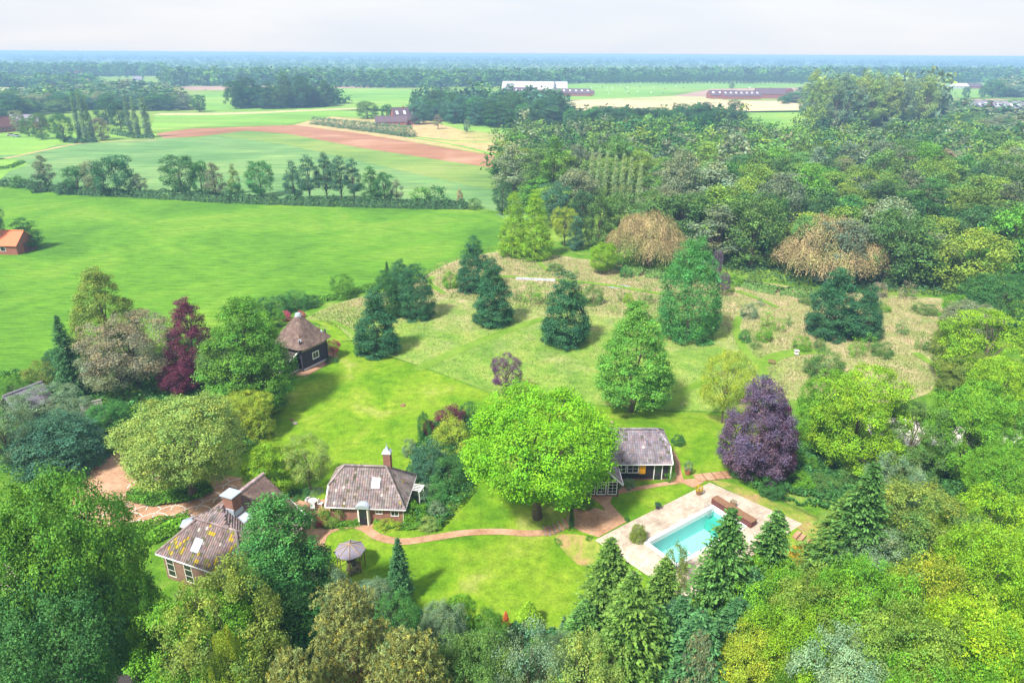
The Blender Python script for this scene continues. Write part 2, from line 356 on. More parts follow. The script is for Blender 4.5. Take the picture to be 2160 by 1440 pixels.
def strip(name, pts, width, mat, lift, parent=None, kind='structure', world=False):
    P = [Vector(p[:2]) if world else Vector(G(*p)[:2]) for p in pts]; o = []
    for i in range(len(P)-1):
        a, b, c, d = P[max(i-1, 0)], P[i], P[i+1], P[min(i+2, len(P)-1)]
        for q in range(8):
            t = q/8; o.append(.5*((2*b)+(c-a)*t+(2*a-5*b+4*c-d)*t*t+(3*b-a-3*c+d)*t**3))
    o.append(P[-1]); mb = MB(); W = width if hasattr(width, '__len__') else [width]*2; k = len(o); prev = None
    for i, p in enumerate(o):
        d = (o[min(i+1, k-1)]-o[max(i-1, 0)]).normalized(); nrm = Vector((-d.y, d.x)); hw = (W[0]+(W[1]-W[0])*i/(k-1))/2
        row = []
        for s in (-1, -.33, .33, 1):
            q = p+nrm*hw*s; row.append((q.x, q.y, hz(q.x, q.y)+lift))
        if prev:
            for j in range(3): mb.poly([prev[j+1], prev[j], row[j], row[j+1]])
        prev = row
    return mb.build(name, mat, parent, kind)
# ---------------------------------------------------------------- ground
PZ = RAISE_H
pool = [G(1355, 1145, PZ), G(1500, 1068, PZ), G(1595, 1102, PZ)]
pu = (pool[1]-pool[0]); PL = pu.length; pu = pu.normalized(); pv = Vector((pu.y, -pu.x, 0)); PW = abs((pool[2]-pool[1]).dot(pv))
def pp(u, v, z=0): q = pool[0]+pu*u+pv*v; return (q.x, q.y, PZ+z)
CO = .42                                                      # coping width
POOLHOLE = [pp(CO, CO)[:2], pp(PL, CO)[:2], pp(PL, PW-CO)[:2], pp(CO, PW-CO)[:2]]
BIG = 12000
sheet('ground', [(-BIG, -300), (BIG, -300), (BIG, BIG), (-BIG, BIG)], M['ground'], 0, world=True, hole=POOLHOLE, step=.8)
# farmland beyond the garden
L1, L2, L3, L4 = .02, .04, .06, .08
sheet('crop_field', [(-300, 400), (-300, 300), (120, 298), (330, 292), (420, 290), (560, 272), (1060, 352), (1200, 400), (1120, 470), (900, 480), (0, 450)], M['crop'], L1)
sheet('lime_crop_strip', [(440, 284), (600, 268), (1075, 358), (1085, 402), (1020, 398), (900, 372), (760, 340), (600, 305)], M['lime_crop'], L2)
sheet('ploughed_strip', [(330, 282), (400, 272), (560, 266), (622, 264), (760, 282), (1062, 332), (1064, 358), (930, 338), (760, 312), (610, 283), (520, 276), (420, 288), (345, 292)], M['soil'], L3)
sheet('beige_meadow', [(620, 264), (650, 255), (700, 246), (900, 254), (1100, 268), (1130, 290), (1064, 330), (900, 304), (760, 282)], M['beige'], L1)
sheet('bright_pasture', [(905, 256), (1060, 263), (1108, 275), (1090, 286), (980, 276)], M['past'], L2)
strip('grass_ditch', [(760, 272), (870, 291), (960, 306), (1062, 331)], 3.5, M['past'], L2)
strip('grass_ditch', [(880, 289), (960, 297), (1060, 301)], 4, M['past'], L2)
sheet('bright_pasture', [(315, 276), (330, 240), (520, 236), (620, 232), (760, 228), (900, 236), (870, 250), (700, 246), (640, 256), (600, 263), (420, 268)], M['past'], L1)
strip('pale_field_strip', [(330, 241), (480, 240), (650, 233), (760, 229)], 22, M['pale'], L2)
sheet('bright_pasture', [(430, 236), (400, 200), (470, 196), (720, 186), (905, 190), (880, 212), (860, 236), (640, 231)], M['past'], L1)
strip('brown_field', [(385, 187), (440, 186), (510, 186), (560, 186)], 130, M['mauve'], L2)
strip('brown_field', [(700, 185), (750, 184), (810, 183)], 60, M['mauve'], L2)
sheet('bright_pasture', [(-200, 300), (-200, 292), (60, 280), (140, 282), (330, 282), (330, 292), (200, 300), (120, 306), (60, 326), (-100, 330)], M['past'], L2)
strip('pale_field_strip', [(-100, 343), (0, 336), (90, 318), (180, 302), (330, 296)], 3, M['beige'], L3)
sheet('lime_crop_strip', [(-150, 350), (0, 334), (40, 336), (30, 345), (0, 352), (60, 342), (50, 352), (20, 362), (0, 380), (-100, 390)], M['past'], L3)
sheet('stubble_field', [(1170, 216), (1190, 211), (1500, 212), (1700, 214), (1710, 232), (1500, 236), (1190, 233)], M['stubble'], L1)
sheet('cow_pasture', [(1100, 176), (1290, 172), (1690, 176), (1700, 184), (1520, 186), (1440, 194), (1350, 207), (1190, 214), (1120, 205)], M['past'], L1)
sheet('brown_field', [(1420, 203), (1500, 188), (1700, 185), (1700, 203), (1500, 208)], M['mauve'], L2)
sheet('pale_field_strip', [(1190, 212), (1420, 203), (1600, 207), (1500, 213)], M['pale'], L3)
sheet('bright_pasture', [(1540, 236), (1720, 233), (1730, 278), (1600, 276), (1540, 262)], M['past'], L3)
strip('brown_field', [(1190, 236), (1400, 238), (1720, 235)], 14, M['mauve'], L3)
sheet('bright_pasture', [(1940, 206), (1950, 178), (2170, 174), (2200, 206)], M['past'], L1)
strip('brown_field', [(1960, 211), (2060, 211), (2120, 210)], 22, M['mauve'], L2)
strip('pale_field_strip', [(-60, 163), (40, 162), (120, 161)], 60, M['pale'], L2)
strip('pale_field_strip', [(-60, 186), (60, 190), (140, 196)], 70, M['pale'], L2)
strip('pale_field_strip', [(290, 146), (330, 147), (370, 147)], 300, M['pale'], L2)
# bright tall field
FIELD = [(-400, 396), (0, 393), (150, 404), (300, 413), (430, 422), (560, 426), (700, 431), (800, 433), (960, 438), (1040, 448), (1064, 462), (1066, 485), (1050, 516), (985, 536), (930, 552), (862, 592), (760, 612), (690, 640), (560, 660), (430, 705), (330, 712), (290, 760), (60, 798), (-30, 830), (-400, 900)]
sheet('tall_grass_field', FIELD, M['field'], .05)
strip('field_edge_verge', [(-200, 396), (0, 391), (300, 411), (560, 424), (800, 431), (960, 436), (1050, 450)], 4, M['rough_lawn'], .065)
# garden
sheet('rough_grass', [(-60, 850), (60, 798), (290, 760), (330, 712), (430, 705), (560, 660), (690, 640), (760, 612), (862, 592), (930, 552), (985, 536), (1050, 516), (1068, 500), (1290, 520), (1600, 590), (2250, 640), (2700, 1000), (2600, 1440), (2600, 1700), (1000, 1500), (0, 1440), (-500, 1440), (-500, 900)], M['rough_lawn'], .03, hole=POOLHOLE)
sheet('lawn', [(560, 930), (575, 880), (590, 812), (640, 800), (700, 762), (690, 720), (690, 690), (640, 674), (690, 676), (722, 700), (750, 728), (830, 757), (893, 778), (960, 802), (1020, 826), (1085, 842), (1180, 850), (1300, 862), (1400, 870), (1500, 872), (1560, 880), (1640, 900), (1720, 930), (1720, 950), (1660, 965), (1580, 990), (1500, 1000), (1480, 1012), (1560, 1020), (1680, 1080), (1740, 1110), (1800, 1150), (1700, 1230), (1500, 1300), (1300, 1350), (1180, 1345), (1000, 1315), (900, 1290), (800, 1250), (690, 1215), (680, 1170), (640, 1080), (540, 1000), (520, 970)], M['lawn'], .06, smooth=3, hole=POOLHOLE)
MEADOW = [(640, 676), (700, 678), (750, 726), (830, 754), (893, 775), (960, 799), (1020, 822), (1085, 839), (1180, 846), (1300, 858), (1400, 866), (1500, 868), (1560, 872), (1620, 860), (1700, 840), (1850, 850), (1960, 830), (2020, 720), (2040, 640), (1900, 625), (1700, 610), (1560, 588), (1400, 575), (1290, 555), (1180, 540), (1068, 530), (1000, 541), (935, 560), (866, 600), (770, 624), (700, 645)]
sheet('meadow', MEADOW, M['meadow'], .09, smooth=2)
TAN = [(650, 668), (720, 640), (800, 622), (870, 604), (935, 562), (1000, 545), (1068, 532), (1180, 545), (1290, 560), (1400, 580), (1560, 596), (1700, 618), (1900, 632), (2030, 645), (2010, 715), (1960, 825), (1850, 845), (1700, 835), (1630, 850), (1590, 800), (1555, 730), (1530, 690), (1400, 690), (1290, 665), (1140, 656), (1040, 640), (930, 628), (830, 640), (760, 690), (730, 700)]
CUTS = [([(880, 781), (940, 752), (1000, 726), (1060, 702), (1110, 684), (1145, 673)], 2.0), ([(915, 583), (905, 592), (912, 604), (938, 620)], 1.4), ([(1560, 668), (1552, 690), (1560, 720), (1578, 748), (1604, 770), (1612, 800)], 1.5),
        ([(1604, 770), (1640, 752), (1700, 742), (1740, 744)], 2.6), ([(1415, 862), (1440, 830), (1480, 808), (1520, 800)], 1.5), ([(1128, 545), (1142, 560), (1155, 570)], 1.2), ([(960, 588), (1060, 584), (1180, 592), (1280, 602), (1400, 622)], 1.6), ([(1930, 745), (1965, 768), (2000, 790)], 1.5), ([(700, 678), (760, 712), (720, 720)], .8), ([(1555, 615), (1600, 632), (1640, 650)], 1.2)]
for i, (p, w_) in enumerate(CUTS): strip('mown_path', p, w_, M['cut'], .12+.008*i)
# paved places
COURT = [(150, 1060), (185, 1000), (235, 960), (262, 957), (300, 990), (420, 1000), (520, 1010), (560, 1030), (600, 1060), (520, 1080), (440, 1085), (330, 1108), (240, 1112), (170, 1105)]
sheet('courtyard_paving', COURT, M['pave'], .10, smooth=3)
sheet('courtyard_paving', [(600, 1040), (640, 1058), (700, 1052), (720, 1062), (700, 1095), (760, 1100), (790, 1112), (760, 1112), (700, 1124), (685, 1150), (695, 1168), (680, 1178), (650, 1150), (600, 1100)], M['pave'], .10, smooth=3)
strip('garden_path', [(690, 1118), (740, 1108), (770, 1116), (800, 1134), (850, 1143), (920, 1134), (980, 1125), (1050, 1122), (1110, 1126), (1150, 1124)], (1.1, 1.0), M['pave'], .115)
strip('garden_path', [(775, 1096), (772, 1108), (768, 1118)], (1.2, 2.0), M['pave'], .125)
sheet('plaza_paving', [(1192, 1102), (1205, 1074), (1240, 1068), (1278, 1078), (1262, 1060), (1225, 1048), (1230, 1034), (1290, 1028), (1330, 1030), (1412, 1016), (1424, 1000), (1424, 975), (1415, 955), (1422, 952), (1434, 975), (1438, 1000), (1442, 1012), (1470, 1010), (1485, 1018), (1462, 1030), (1440, 1020), (1400, 1026), (1340, 1036), (1292, 1046), (1287, 1062), (1322, 1101), (1262, 1134), (1225, 1122)], M['pave'], .115)
tl, tt, tr_ = G(1255, 1138, PZ), G(1497, 1019, PZ), G(1692, 1106, PZ)
sheet('pool_terrace', [tl, tt, tr_, tl+tr_-tt], M['terrace'], .135, world=True, hole=POOLHOLE)
sheet('dry_bank', [(1170, 1130), (1215, 1128), (1258, 1142), (1265, 1170), (1230, 1195), (1195, 1170)], M['bank'], .09, smooth=3)
sheet('dry_bank', [(1500, 1014), (1560, 1025), (1640, 1062), (1745, 1105), (1770, 1140), (1720, 1160), (1690, 1120), (1600, 1068), (1540, 1036)], M['bank'], .09, smooth=3)
strip('road', [(-200, 1180), (-60, 1230), (60, 1290), (250, 1380), (520, 1450), (700, 1520)], 6.5, M['road'], .08)
sheet('gravel_yard', [(1830, 880), (1880, 870), (1960, 900), (2140, 900), (2140, 935), (1960, 940), (1850, 935)], M['white_stone'], .08, smooth=2)
# scalloped pale stone lines in the courtyard: each arc is a piece of the paving
court = None
cw = [tuple(G(*p)[:2]) for p in COURT]
def arcs():
    rr = 1.75; k = 0
    for row in range(14):
        for i in range(24):
            cx = -44+i*rr*1.62+(row % 2)*rr*.81; cy_ = 57.5+row*rr*.78
            mb = MB(); pr_ = None; ok = 0
            for j in range(13):
                a = R(10+j*160/12)+R(25); xo, yo = math.cos(a), math.sin(a)
                if sdist(cx+rr*xo, cy_+rr*yo, cw) > -.1: pr_ = None; continue
                row_ = [(cx+q*xo, cy_+q*yo, .135) for q in (rr-.055, rr+.055)]
                if pr_: mb.poly([pr_[0], pr_[1], row_[1], row_[0]]); ok += 1
                pr_ = row_
            if ok >= 3: mb.build('stone_arc', M['white_stone'], bpy.data.objects['courtyard_paving']); k += 1
arcs()
# ---------------------------------------------------------------- foliage prototypes
rng = np.random.default_rng(7)
def unit(v): return v/np.maximum(np.linalg.norm(v, axis=-1, keepdims=True), 1e-9)
def leafquads(P, nrm, size, aspect=.62, along=None):
    """small kite faces at P facing nrm"""
    n = len(P); nrm = unit(nrm)
    t = rng.normal(size=(n, 3)) if along is None else along
    t = unit(t-nrm*np.sum(t*nrm, 1, keepdims=True)); b = np.cross(nrm, t)
    L = (size*rng.uniform(.65, 1.35, n))[:, None]*.5; W = L*aspect
    return np.stack([P-t*L, P+b*W+t*L*.1, P+t*L, P-b*W+t*L*.1], 1)
def shade(n, ntw, per, twig_var=.30, leaf_var=.16, warm=.10):
    tw = rng.normal(0, twig_var, ntw).repeat(per)[:n]; lf = rng.normal(0, leaf_var, n); v = np.exp(tw+lf)
    wm = rng.normal(0, warm, ntw).repeat(per)[:n]
    return np.clip(np.stack([v*(1+wm), v*(1+.25*wm), v*(1-wm)], 1), .15, 3.2)
def lobed(profile, h, r, z0, K, lobe, n, leaf, per=8, squash=.8, interior=.12, spread=1.2, fall=0, sub=9, jag=.22, subr=.42, core=0):
    """crown as a body of revolution made of K boughs, each carrying smaller leaf clusters"""
    L = []
    ts = (np.arange(K)+.5)/K; prof = np.array([profile(t) for t in ts]); cdf = np.cumsum(prof+.12); cdf /= cdf[-1]
    for i in range(K):
        t = float(np.interp((i+.5)/K, cdf, ts)); a = i*2.39996+rng.uniform(-1, 1)*min(.6, .15+jag*3); rad = profile(t)*r*(1+rng.normal(0, jag))
        lr = lobe*rng.uniform(.6, 1.3)*(.55+.45*profile(t)); q = min(max(0, rad-lr*.7), r*1.12-lr*.6)
        q = min(q, max(.05, r*.97-lr*.95)); L.append((q*math.cos(a), q*math.sin(a), z0+t*(h-z0)+rng.normal(0, .2)*lr, lr))
    for t in np.linspace(.12, .8, core): L.append((.12*r*math.cos(t*30), .12*r*math.sin(t*30), z0+t*(h-z0), .62*r*profile(t)))
    L = np.array(L); L[:, 2] = np.minimum(L[:, 2], h-L[:, 3]*squash*.95)
    S, D = [], []
    for l in L:
        d = unit(rng.normal(size=(sub, 3))); o = unit(l[:3]-np.array([0, 0, z0+.35*(h-z0)])); f = np.sum(d*o, 1) < -.2; d[f] *= -1
        S.append(np.concatenate([l[:3]+d*l[3]*np.array([1, 1, squash])*rng.uniform(.55, .85, (sub, 1)), (l[3]*subr*rng.uniform(.6, 1.25, sub))[:, None]], 1))
    S = np.concatenate(S); ntw = max(1, n//per); w_ = S[:, 3]**2; idx = rng.choice(len(S), int(ntw*2.4), p=w_/w_.sum()); c = S[idx]; par = idx//sub
    d = unit(rng.normal(size=(len(c), 3))+np.array([0, 0, .25])); outw = unit(c[:, :3]-L[par][:, :3]+unit(c[:, :3]-np.array([0, 0, z0+.35*(h-z0)]))*.3*L[par][:, 3:4]); flip = np.sum(d*outw, 1) < -.15; d[flip] *= -1
    P = c[:, :3]+d*(c[:, 3]*rng.uniform(.7, 1.1, len(c)))[:, None]*np.array([1, 1, .85])
    deep = np.zeros(len(P), bool)
    for l in L: deep |= np.linalg.norm((P-l[:3])/np.array([1, 1, squash]), axis=1) < l[3]*.5
    keep = ~deep | (rng.random(len(P)) < interior)
    P, d, idx = P[keep][:ntw], d[keep][:ntw], idx[keep][:ntw]; ntw = len(P)
    P = P.repeat(per, 0)+rng.normal(size=(ntw*per, 3))*leaf*spread*np.array([1, 1, .6]); d = d.repeat(per, 0)
    if fall: P[:, 2] -= fall*np.hypot(P[:, 0], P[:, 1])
    P[:, 2] = np.maximum(P[:, 2], z0*.6+.1)
    nr = d*.7+np.array([0, 0, .5])+rng.normal(size=P.shape)*.36
    C = shade(len(P), ntw, per, .13, .08, .05); sv = np.exp(rng.normal(0, .17, len(S)))[idx].repeat(per)[:, None]; sw = rng.normal(0, .09, len(S))[idx].repeat(per)
    C = C*sv; C[:, 0] *= 1+sw; C[:, 2] *= 1-sw
    return leafquads(P, nr, leaf), np.clip(C, .2, 2.8), L
def trunkmesh(name, h, rad, L, nb, top=.8, seg=7, sway=.04, start=.25):
    mb = MB(); tp = []
    for i in range(6):
        t = i/5; tp.append((math.sin(i*1.7)*sway*h*t, math.cos(i*2.3)*sway*h*t, h*top*t))
    mb.tube([(0, 0, -.25)]+tp[0:], [rad*1.35, rad*1.25]+[rad*(1-.85*i/5) for i in range(1, 6)], seg)
    if len(L) and nb:
        for i in np.linspace(0, len(L)-1, nb).astype(int):
            x, y, z, lr = L[i]; b = max(h*start*.6, z*.55-.05*h); t = min(1, b/(h*top)); s = Vector((0, 0, b))
            e = Vector((x, y, z)); m = s.lerp(e, .5)+Vector((0, 0, (e-s).length*.08)); r0 = rad*.5*(1-.5*t)
            mb.tube([s, m, e], [r0*.8, r0*.5, r0*.2], 4, cap=False)
    me = mb.mesh(name); me.materials.append(M['bark']); return me
P_ = {}            # kind -> list of (crown mesh, trunk mesh, h, r, V, C)
def reg(kind, V, C, L, h, r, trad, nb, trunk=True, top=.8, start=.25, mat='bark'):
    ctr = V.mean(1); r, h = float(np.percentile(np.hypot(ctr[:, 0], ctr[:, 1]), 96.5)), float(np.percentile(ctr[:, 2], 99.8))
    me = quads('crown_'+kind, V, C); me.materials.append(M['leaf'])
    tm = trunkmesh('trunk_'+kind, h, trad, L, nb, top, start=start) if trunk else None
    if tm and mat != 'bark': tm.materials[0] = M[mat]
    P_.setdefault(kind, []).append((me, tm, h, r, V, C))
pf_round = lambda t: math.sqrt(max(0, 1-((t-.42)/.60)**2)) if t > .42 else math.sqrt(max(0, 1-((t-.42)/.45)**2))
pf_ovoid = lambda t: min(1, (t+.18)/.42)**.7*max(0, (1-t))**.55*1.12
pf_cone = lambda t: max(0, 1-t)**.8*(1 if t > .12 else .75+t*2)
pf_bullet = lambda t: max(0, 1-t**2.1)**.62*(.86+.14*min(1, t*5))
pf_dome = lambda t: math.sqrt(max(0, 1-t*t*.98))
pf_col = lambda t: (.55+.45*math.sin(min(1, t*1.6+.15)*math.pi/2))*max(0, 1-t)**.55
def spruce(kind, h, r, whorls, nbr, leaf, seed, droop=.25, dens=1.0, bright=.0, curve=.95):
    P, Nn, A, sh = [], [], [], []
    for wI in range(whorls):
        t = wI/whorls; z = h*(.06+.94*t**.92); rad = r*(1-t)**curve*rng.uniform(.8, 1.12)+.12
        for b in range(nbr):
            a = rng.uniform(0, 2*math.pi); m = max(3, int(dens*rad/leaf*2.6)); s = np.sort(rng.uniform(.12, 1, m)); rl = rad*rng.uniform(.7, 1.1)
            wid = (1-s)*rl*.32+leaf*.35; off = rng.uniform(-1, 1, m)*wid
            x = s*rl; zz = z-droop*rl*s**1.3+rng.normal(0, leaf*.18, m)+.10*rl*(s > .8)
            X = x*math.cos(a)-off*math.sin(a); Y = x*math.sin(a)+off*math.cos(a)
            P.append(np.stack([X, Y, zz-np.abs(off)*.35], 1)); A.append(np.stack([np.full(m, math.cos(a)), np.full(m, math.sin(a)), np.full(m, -.45-droop)], 1)+rng.normal(0, .35, (m, 3)))
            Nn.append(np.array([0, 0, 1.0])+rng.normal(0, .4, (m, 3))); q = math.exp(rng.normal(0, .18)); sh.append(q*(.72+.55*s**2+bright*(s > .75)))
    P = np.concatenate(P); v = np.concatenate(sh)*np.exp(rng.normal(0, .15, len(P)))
    V = leafquads(P, np.concatenate(Nn), leaf, .5, np.concatenate(A))
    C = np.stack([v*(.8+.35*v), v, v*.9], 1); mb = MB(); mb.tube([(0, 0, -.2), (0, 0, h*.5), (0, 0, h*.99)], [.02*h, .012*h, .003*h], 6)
    me = quads('crown_'+kind, V, np.clip(C, .1, 3)); me.materials.append(M['leaf']); tm = mb.mesh('trunk_'+kind); tm.materials.append(M['bark'])
    P_.setdefault(kind, []).append((me, tm, float(np.percentile(P[:, 2], 99.97)), float(np.percentile(np.hypot(P[:, 0], P[:, 1]), 96)), V, C))
def weeping(kind, h, r, strands, leaf):
    P, Nn, A, S = [], [], [], []
    mounds = [(0, 0, 1.0, .62)]+[(.52*math.cos(k*1.05+.4), .52*math.sin(k*1.05+.4), rng.uniform(.55, .95), rng.uniform(.3, .5)) for k in range(7)]+[(rng.uniform(-.4, .4), rng.uniform(-.4, .4), rng.uniform(.85, .97), .3) for k in range(3)]
    for i in range(strands):
        mx_, my_, mh, mr = mounds[rng.integers(len(mounds))]; a = rng.uniform(0, 2*math.pi); q = math.sqrt(rng.random())
        x0, y0 = (mx_+mr*q*math.cos(a))*r, (my_+mr*q*math.sin(a))*r; z = h*mh*(.62+.38*math.sqrt(max(0, 1-q*q)))*(1+rng.normal(0, .035))
        dead = any(math.hypot(x0/r-m[0], y0/r-m[1]) < m[3]*.9 and h*m[2]*(.62+.38*math.sqrt(max(0, 1-(math.hypot(x0/r-m[0], y0/r-m[1])/m[3])**2))) > z*1.12 for m in mounds)
        if dead and rng.random() < .75: continue
        ln = rng.uniform(.1, .6)*z*(.35+.65*q); m = max(5, int(ln/leaf*1.5)); s = np.linspace(0, 1, m); ra = math.atan2(y0, x0)
        bend = r*rng.uniform(.02, .13); ta = a+rng.normal(0, .35); st = math.exp(.55*noise.noise(Vector((x0*.55, y0*.55, z*.55)))+rng.normal(0, .17))
        P.append(np.stack([x0+bend*s*math.cos(ta), y0+bend*s*math.sin(ta), z-ln*s**1.15], 1)+rng.normal(0, leaf*.4, (m, 3))); A.append(np.stack([np.full(m, math.cos(ta)*.6), np.full(m, math.sin(ta)*.6), np.full(m, -1.)], 1)+rng.normal(0, .55, (m, 3)))
        Nn.append(np.stack([np.full(m, math.cos(a)), np.full(m, math.sin(a)), np.full(m, .6)], 1)+rng.normal(0, .5, (m, 3))); S.append(np.full(m, st)*np.exp(rng.normal(0, .15, m)))
    P = np.concatenate(P); v = np.concatenate(S); P[:, 2] = np.maximum(P[:, 2], .15); wv = rng.normal(0, .05, len(v))
    V = leafquads(P, np.concatenate(Nn), leaf, .30, np.concatenate(A)); C = np.stack([v, v*(1+wv), v*(.95+wv)], 1)
    gr = np.clip(np.array([noise.noise(Vector(p*.3+5)) for p in P[::8]]).repeat(8)[:len(P)]*1.6+.15, 0, 1)[:, None]; C = C*(1-gr)+C*gr*np.array([.62, .92, .55]); C = C*np.exp(.5*np.array([noise.noise(Vector(p*.9)) for p in P[::4]]).repeat(4)[:len(P)])[:, None]
    reg(kind, V, np.clip(C, .2, 2.6), np.array([[.3*r*math.cos(k), .3*r*math.sin(k), .75*h, 1] for k in range(8)]), h, r, .05*h, 8)
def pine(kind, h, r, K, n, leaf):
    per = 14; ntw = n//per; P, D = [], []
    L = []
    for i in range(K):
        a = i*2.4+rng.uniform(-.4, .4); t = (i+.5)/K; q = r*(1-t)**.45*rng.uniform(.45, .95); L.append((q*math.cos(a), q*math.sin(a), h*(.42+.55*t), r*rng.uniform(.22, .36)))
    L = np.array(L); idx = rng.integers(0, K, ntw); d = unit(rng.normal(size=(ntw, 3))+np.array([0, 0, .45])); c = L[idx]
    P = c[:, :3]+d*(c[:, 3]*rng.uniform(.4, 1.05, ntw))[:, None]*np.array([1.1, 1.1, .62])
    P = P.repeat(per, 0); al = unit(rng.normal(size=P.shape)+d.repeat(per, 0)*.8); P = P+al*leaf*.5
    V = leafquads(P, rng.normal(size=P.shape)+np.array([0, 0, .6]), leaf, .22, al)
    reg(kind, V, shade(len(P), ntw, per, .25, .2, .14), L, h, r, .022*h, K, mat='pinebark')
# near, detailed
for s in range(3):
    V, C, L = lobed(pf_round, 12, 6, [4.6, 2.8, 2.4][s], 50, 1.9, 62000, .18, 9, sub=12, jag=.09, core=5); reg('round', V, C, L, 12, 6, .38, 30, start=.2)
for s in range(2):
    V, C, L = lobed(pf_ovoid, 15, 4.6, 1.0, 50, 1.6, 46000, .19, 9, sub=12, jag=.06); reg('ovoid', V, C, L, 15, 4.6, .3, 22)
    V, C, L = lobed(pf_round, 9, 4.2, 2.9, 40, 1.25, 20000, .145, 8, interior=.04, spread=1.5, sub=8, jag=.12); reg('airy', V, C, L, 9, 4.2, .17, 34, start=.35)
    V, C, L = lobed(pf_dome, 3, 2.2, .1, 24, .85, 9000, .12, 8, sub=8); reg('shrub', V, C, L, 3, 2.2, .06, 8)
    V, C, L = lobed(pf_round, 9, 4.4, .9, 80, 1.2, 46000, .145, 10, squash=.5, fall=.08, interior=.12, sub=8, jag=.16); reg('spray', V, C, L, 9, 4.4, .2, 16, start=.3)
    V, C, L = lobed(pf_bullet, 14, 4.6, .3, 80, 1.7, 48000, .19, 9, squash=.8, sub=11, jag=.03, interior=.3, core=7); reg('bullet', V, C, L, 14, 4.6, .3, 0, top=.5)
    V, C, L = lobed(lambda t: max(0, 1-t)**.62*(.8+.2*min(1, t*4)), 16, 4.2, 3.2, 80, 1.4, 38000, .20, 9, sub=9, jag=.05, interior=.25); reg('pyramid', V, C, L, 16, 4.2, .3, 6, top=.6)
    V, C, L = lobed(lambda t: max(0, 1-t)**.6*(.85+.15*min(1, t*4)), 16, 4.2, .6, 80, 1.4, 30000, .22, 9, sub=9, jag=.05, interior=.3, core=7); reg('fullcone', V, C, L, 16, 4.2, .3, 0, top=.5)
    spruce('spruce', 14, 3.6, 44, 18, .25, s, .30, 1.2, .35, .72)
    pine('pine', 12, 3.9, 30, 40000, .25)
V, C, L = lobed(pf_ovoid, 12, 4.6, 1.6, 40, 1.7, 50000, .18, 9, sub=10, jag=.10, interior=1.0, core=7); reg('rugged', V, C, L, 12, 4.6, .3, 5, top=.5)
for e_, sq in ((.46, .5), (.58, .42), (.38, .6)):
    V, C, L = lobed(lambda t: max(0, 1-t)**e_*(.78+.22*min(1, t*6))*(1+.07*math.sin(t*17+e_*20)), 13, 3.9, .3, 80, 1.35, 29000, .24, 10, squash=sq, fall=.08, sub=7, jag=.08, interior=.2, core=7); reg('tier', V, C, L, 13, 3.9, .3, 0, top=.5)
V, C, L = lobed(pf_dome, 2, 1.7, .05, 60, .5, 8000, .13, 6, interior=.6, jag=.02); reg('ball', V, C, L, 2, 1.7, .05, 4)
spruce('narrow', 9, 1.35, 34, 13, .20, 1, .75, 1.4, .1, .75)
weeping('willow', 9, 8, 9500, .25)
V, C, L = lobed(pf_ovoid, 3, 1.1, .4, 12, .45, 900, .13, 5, interior=0, spread=1.6, sub=5); reg('sapling', V, C, L, 3, 1.1, .04, 10, start=.15)
# middle distance
for s in range(4):
    V, C, L = lobed(pf_round, 14, 5.6, 1.6, 30, 2.1, 9000, .40, 6, sub=9, jag=.25); reg('mround', V, C, L, 14, 5.6, .35, 14)
for s in range(3):
    V, C, L = lobed(pf_ovoid, 16, 4.3, .8, 34, 1.7, 8000, .38, 6, sub=8, jag=.2); reg('movoid', V, C, L, 16, 4.3, .3, 12)
    V, C, L = lobed(pf_ovoid, 18, 4.0, 5, 26, 1.5, 6000, .38, 6, interior=.02, sub=7, jag=.25); reg('mloose', V, C, L, 18, 4.0, .25, 24, start=.1, top=.95)
V, C, L = lobed(pf_col, 18, 1.9, .8, 80, .7, 7000, .34, 6, squash=1.4, sub=6, jag=.1); reg('mcolumn', V, C, L, 18, 1.9, .3, 4)
V, C, L = lobed(pf_dome, 4, 2.8, .1, 16, 1.1, 1800, .32, 5); reg('mshrub', V, C, L, 4, 2.8, .1, 4)
pine('mpine', 15, 4.2, 16, 9000, .6)
spruce('mspruce', 16, 3.4, 24, 10, .6, 4, .25, .9, .2)
for s in range(3):
    V, C, L = lobed(pf_round, 16, 6.5, 2.5, 16, 3.0, 380, 1.5, 3, spread=.8, sub=5); reg('fround', V, C, L, 16, 6.5, .4, 0)
    V, C, L = lobed(pf_ovoid, 18, 5, 1.5, 14, 2.4, 420, 1.3, 3, spread=.8, sub=5); reg('fovoid', V, C, L, 18, 5, .4, 0)
    V, C, L = lobed(pf_round, 16, 6.5, .8, 12, 3.0, 90, 3.1, 3, spread=.5, sub=4); reg('bround', V, C, L, 16, 6.5, .4, 0)
    V, C, L = lobed(pf_ovoid, 18, 5, .6, 10, 2.4, 80, 2.8, 3, spread=.5, sub=4); reg('bovoid', V, C, L, 18, 5, .4, 0)
V, C, L = lobed(pf_cone, 20, 4, .6, 10, 1.5, 75, 3.0, 3, spread=.5, sub=4); reg('fcone', V, C, L, 20, 4, .3, 0)
V, C, L = lobed(pf_round, 16, 8, .3, 8, 4.0, 36, 6.0, 2, spread=.5, sub=4); reg('xround', V, C, L, 16, 8, .4, 0)
V, C, L = lobed(pf_cone, 19, 5, .3, 6, 2.4, 24, 5.0, 2, spread=.5, sub=4); reg('xcone', V, C, L, 19, 5, .4, 0)
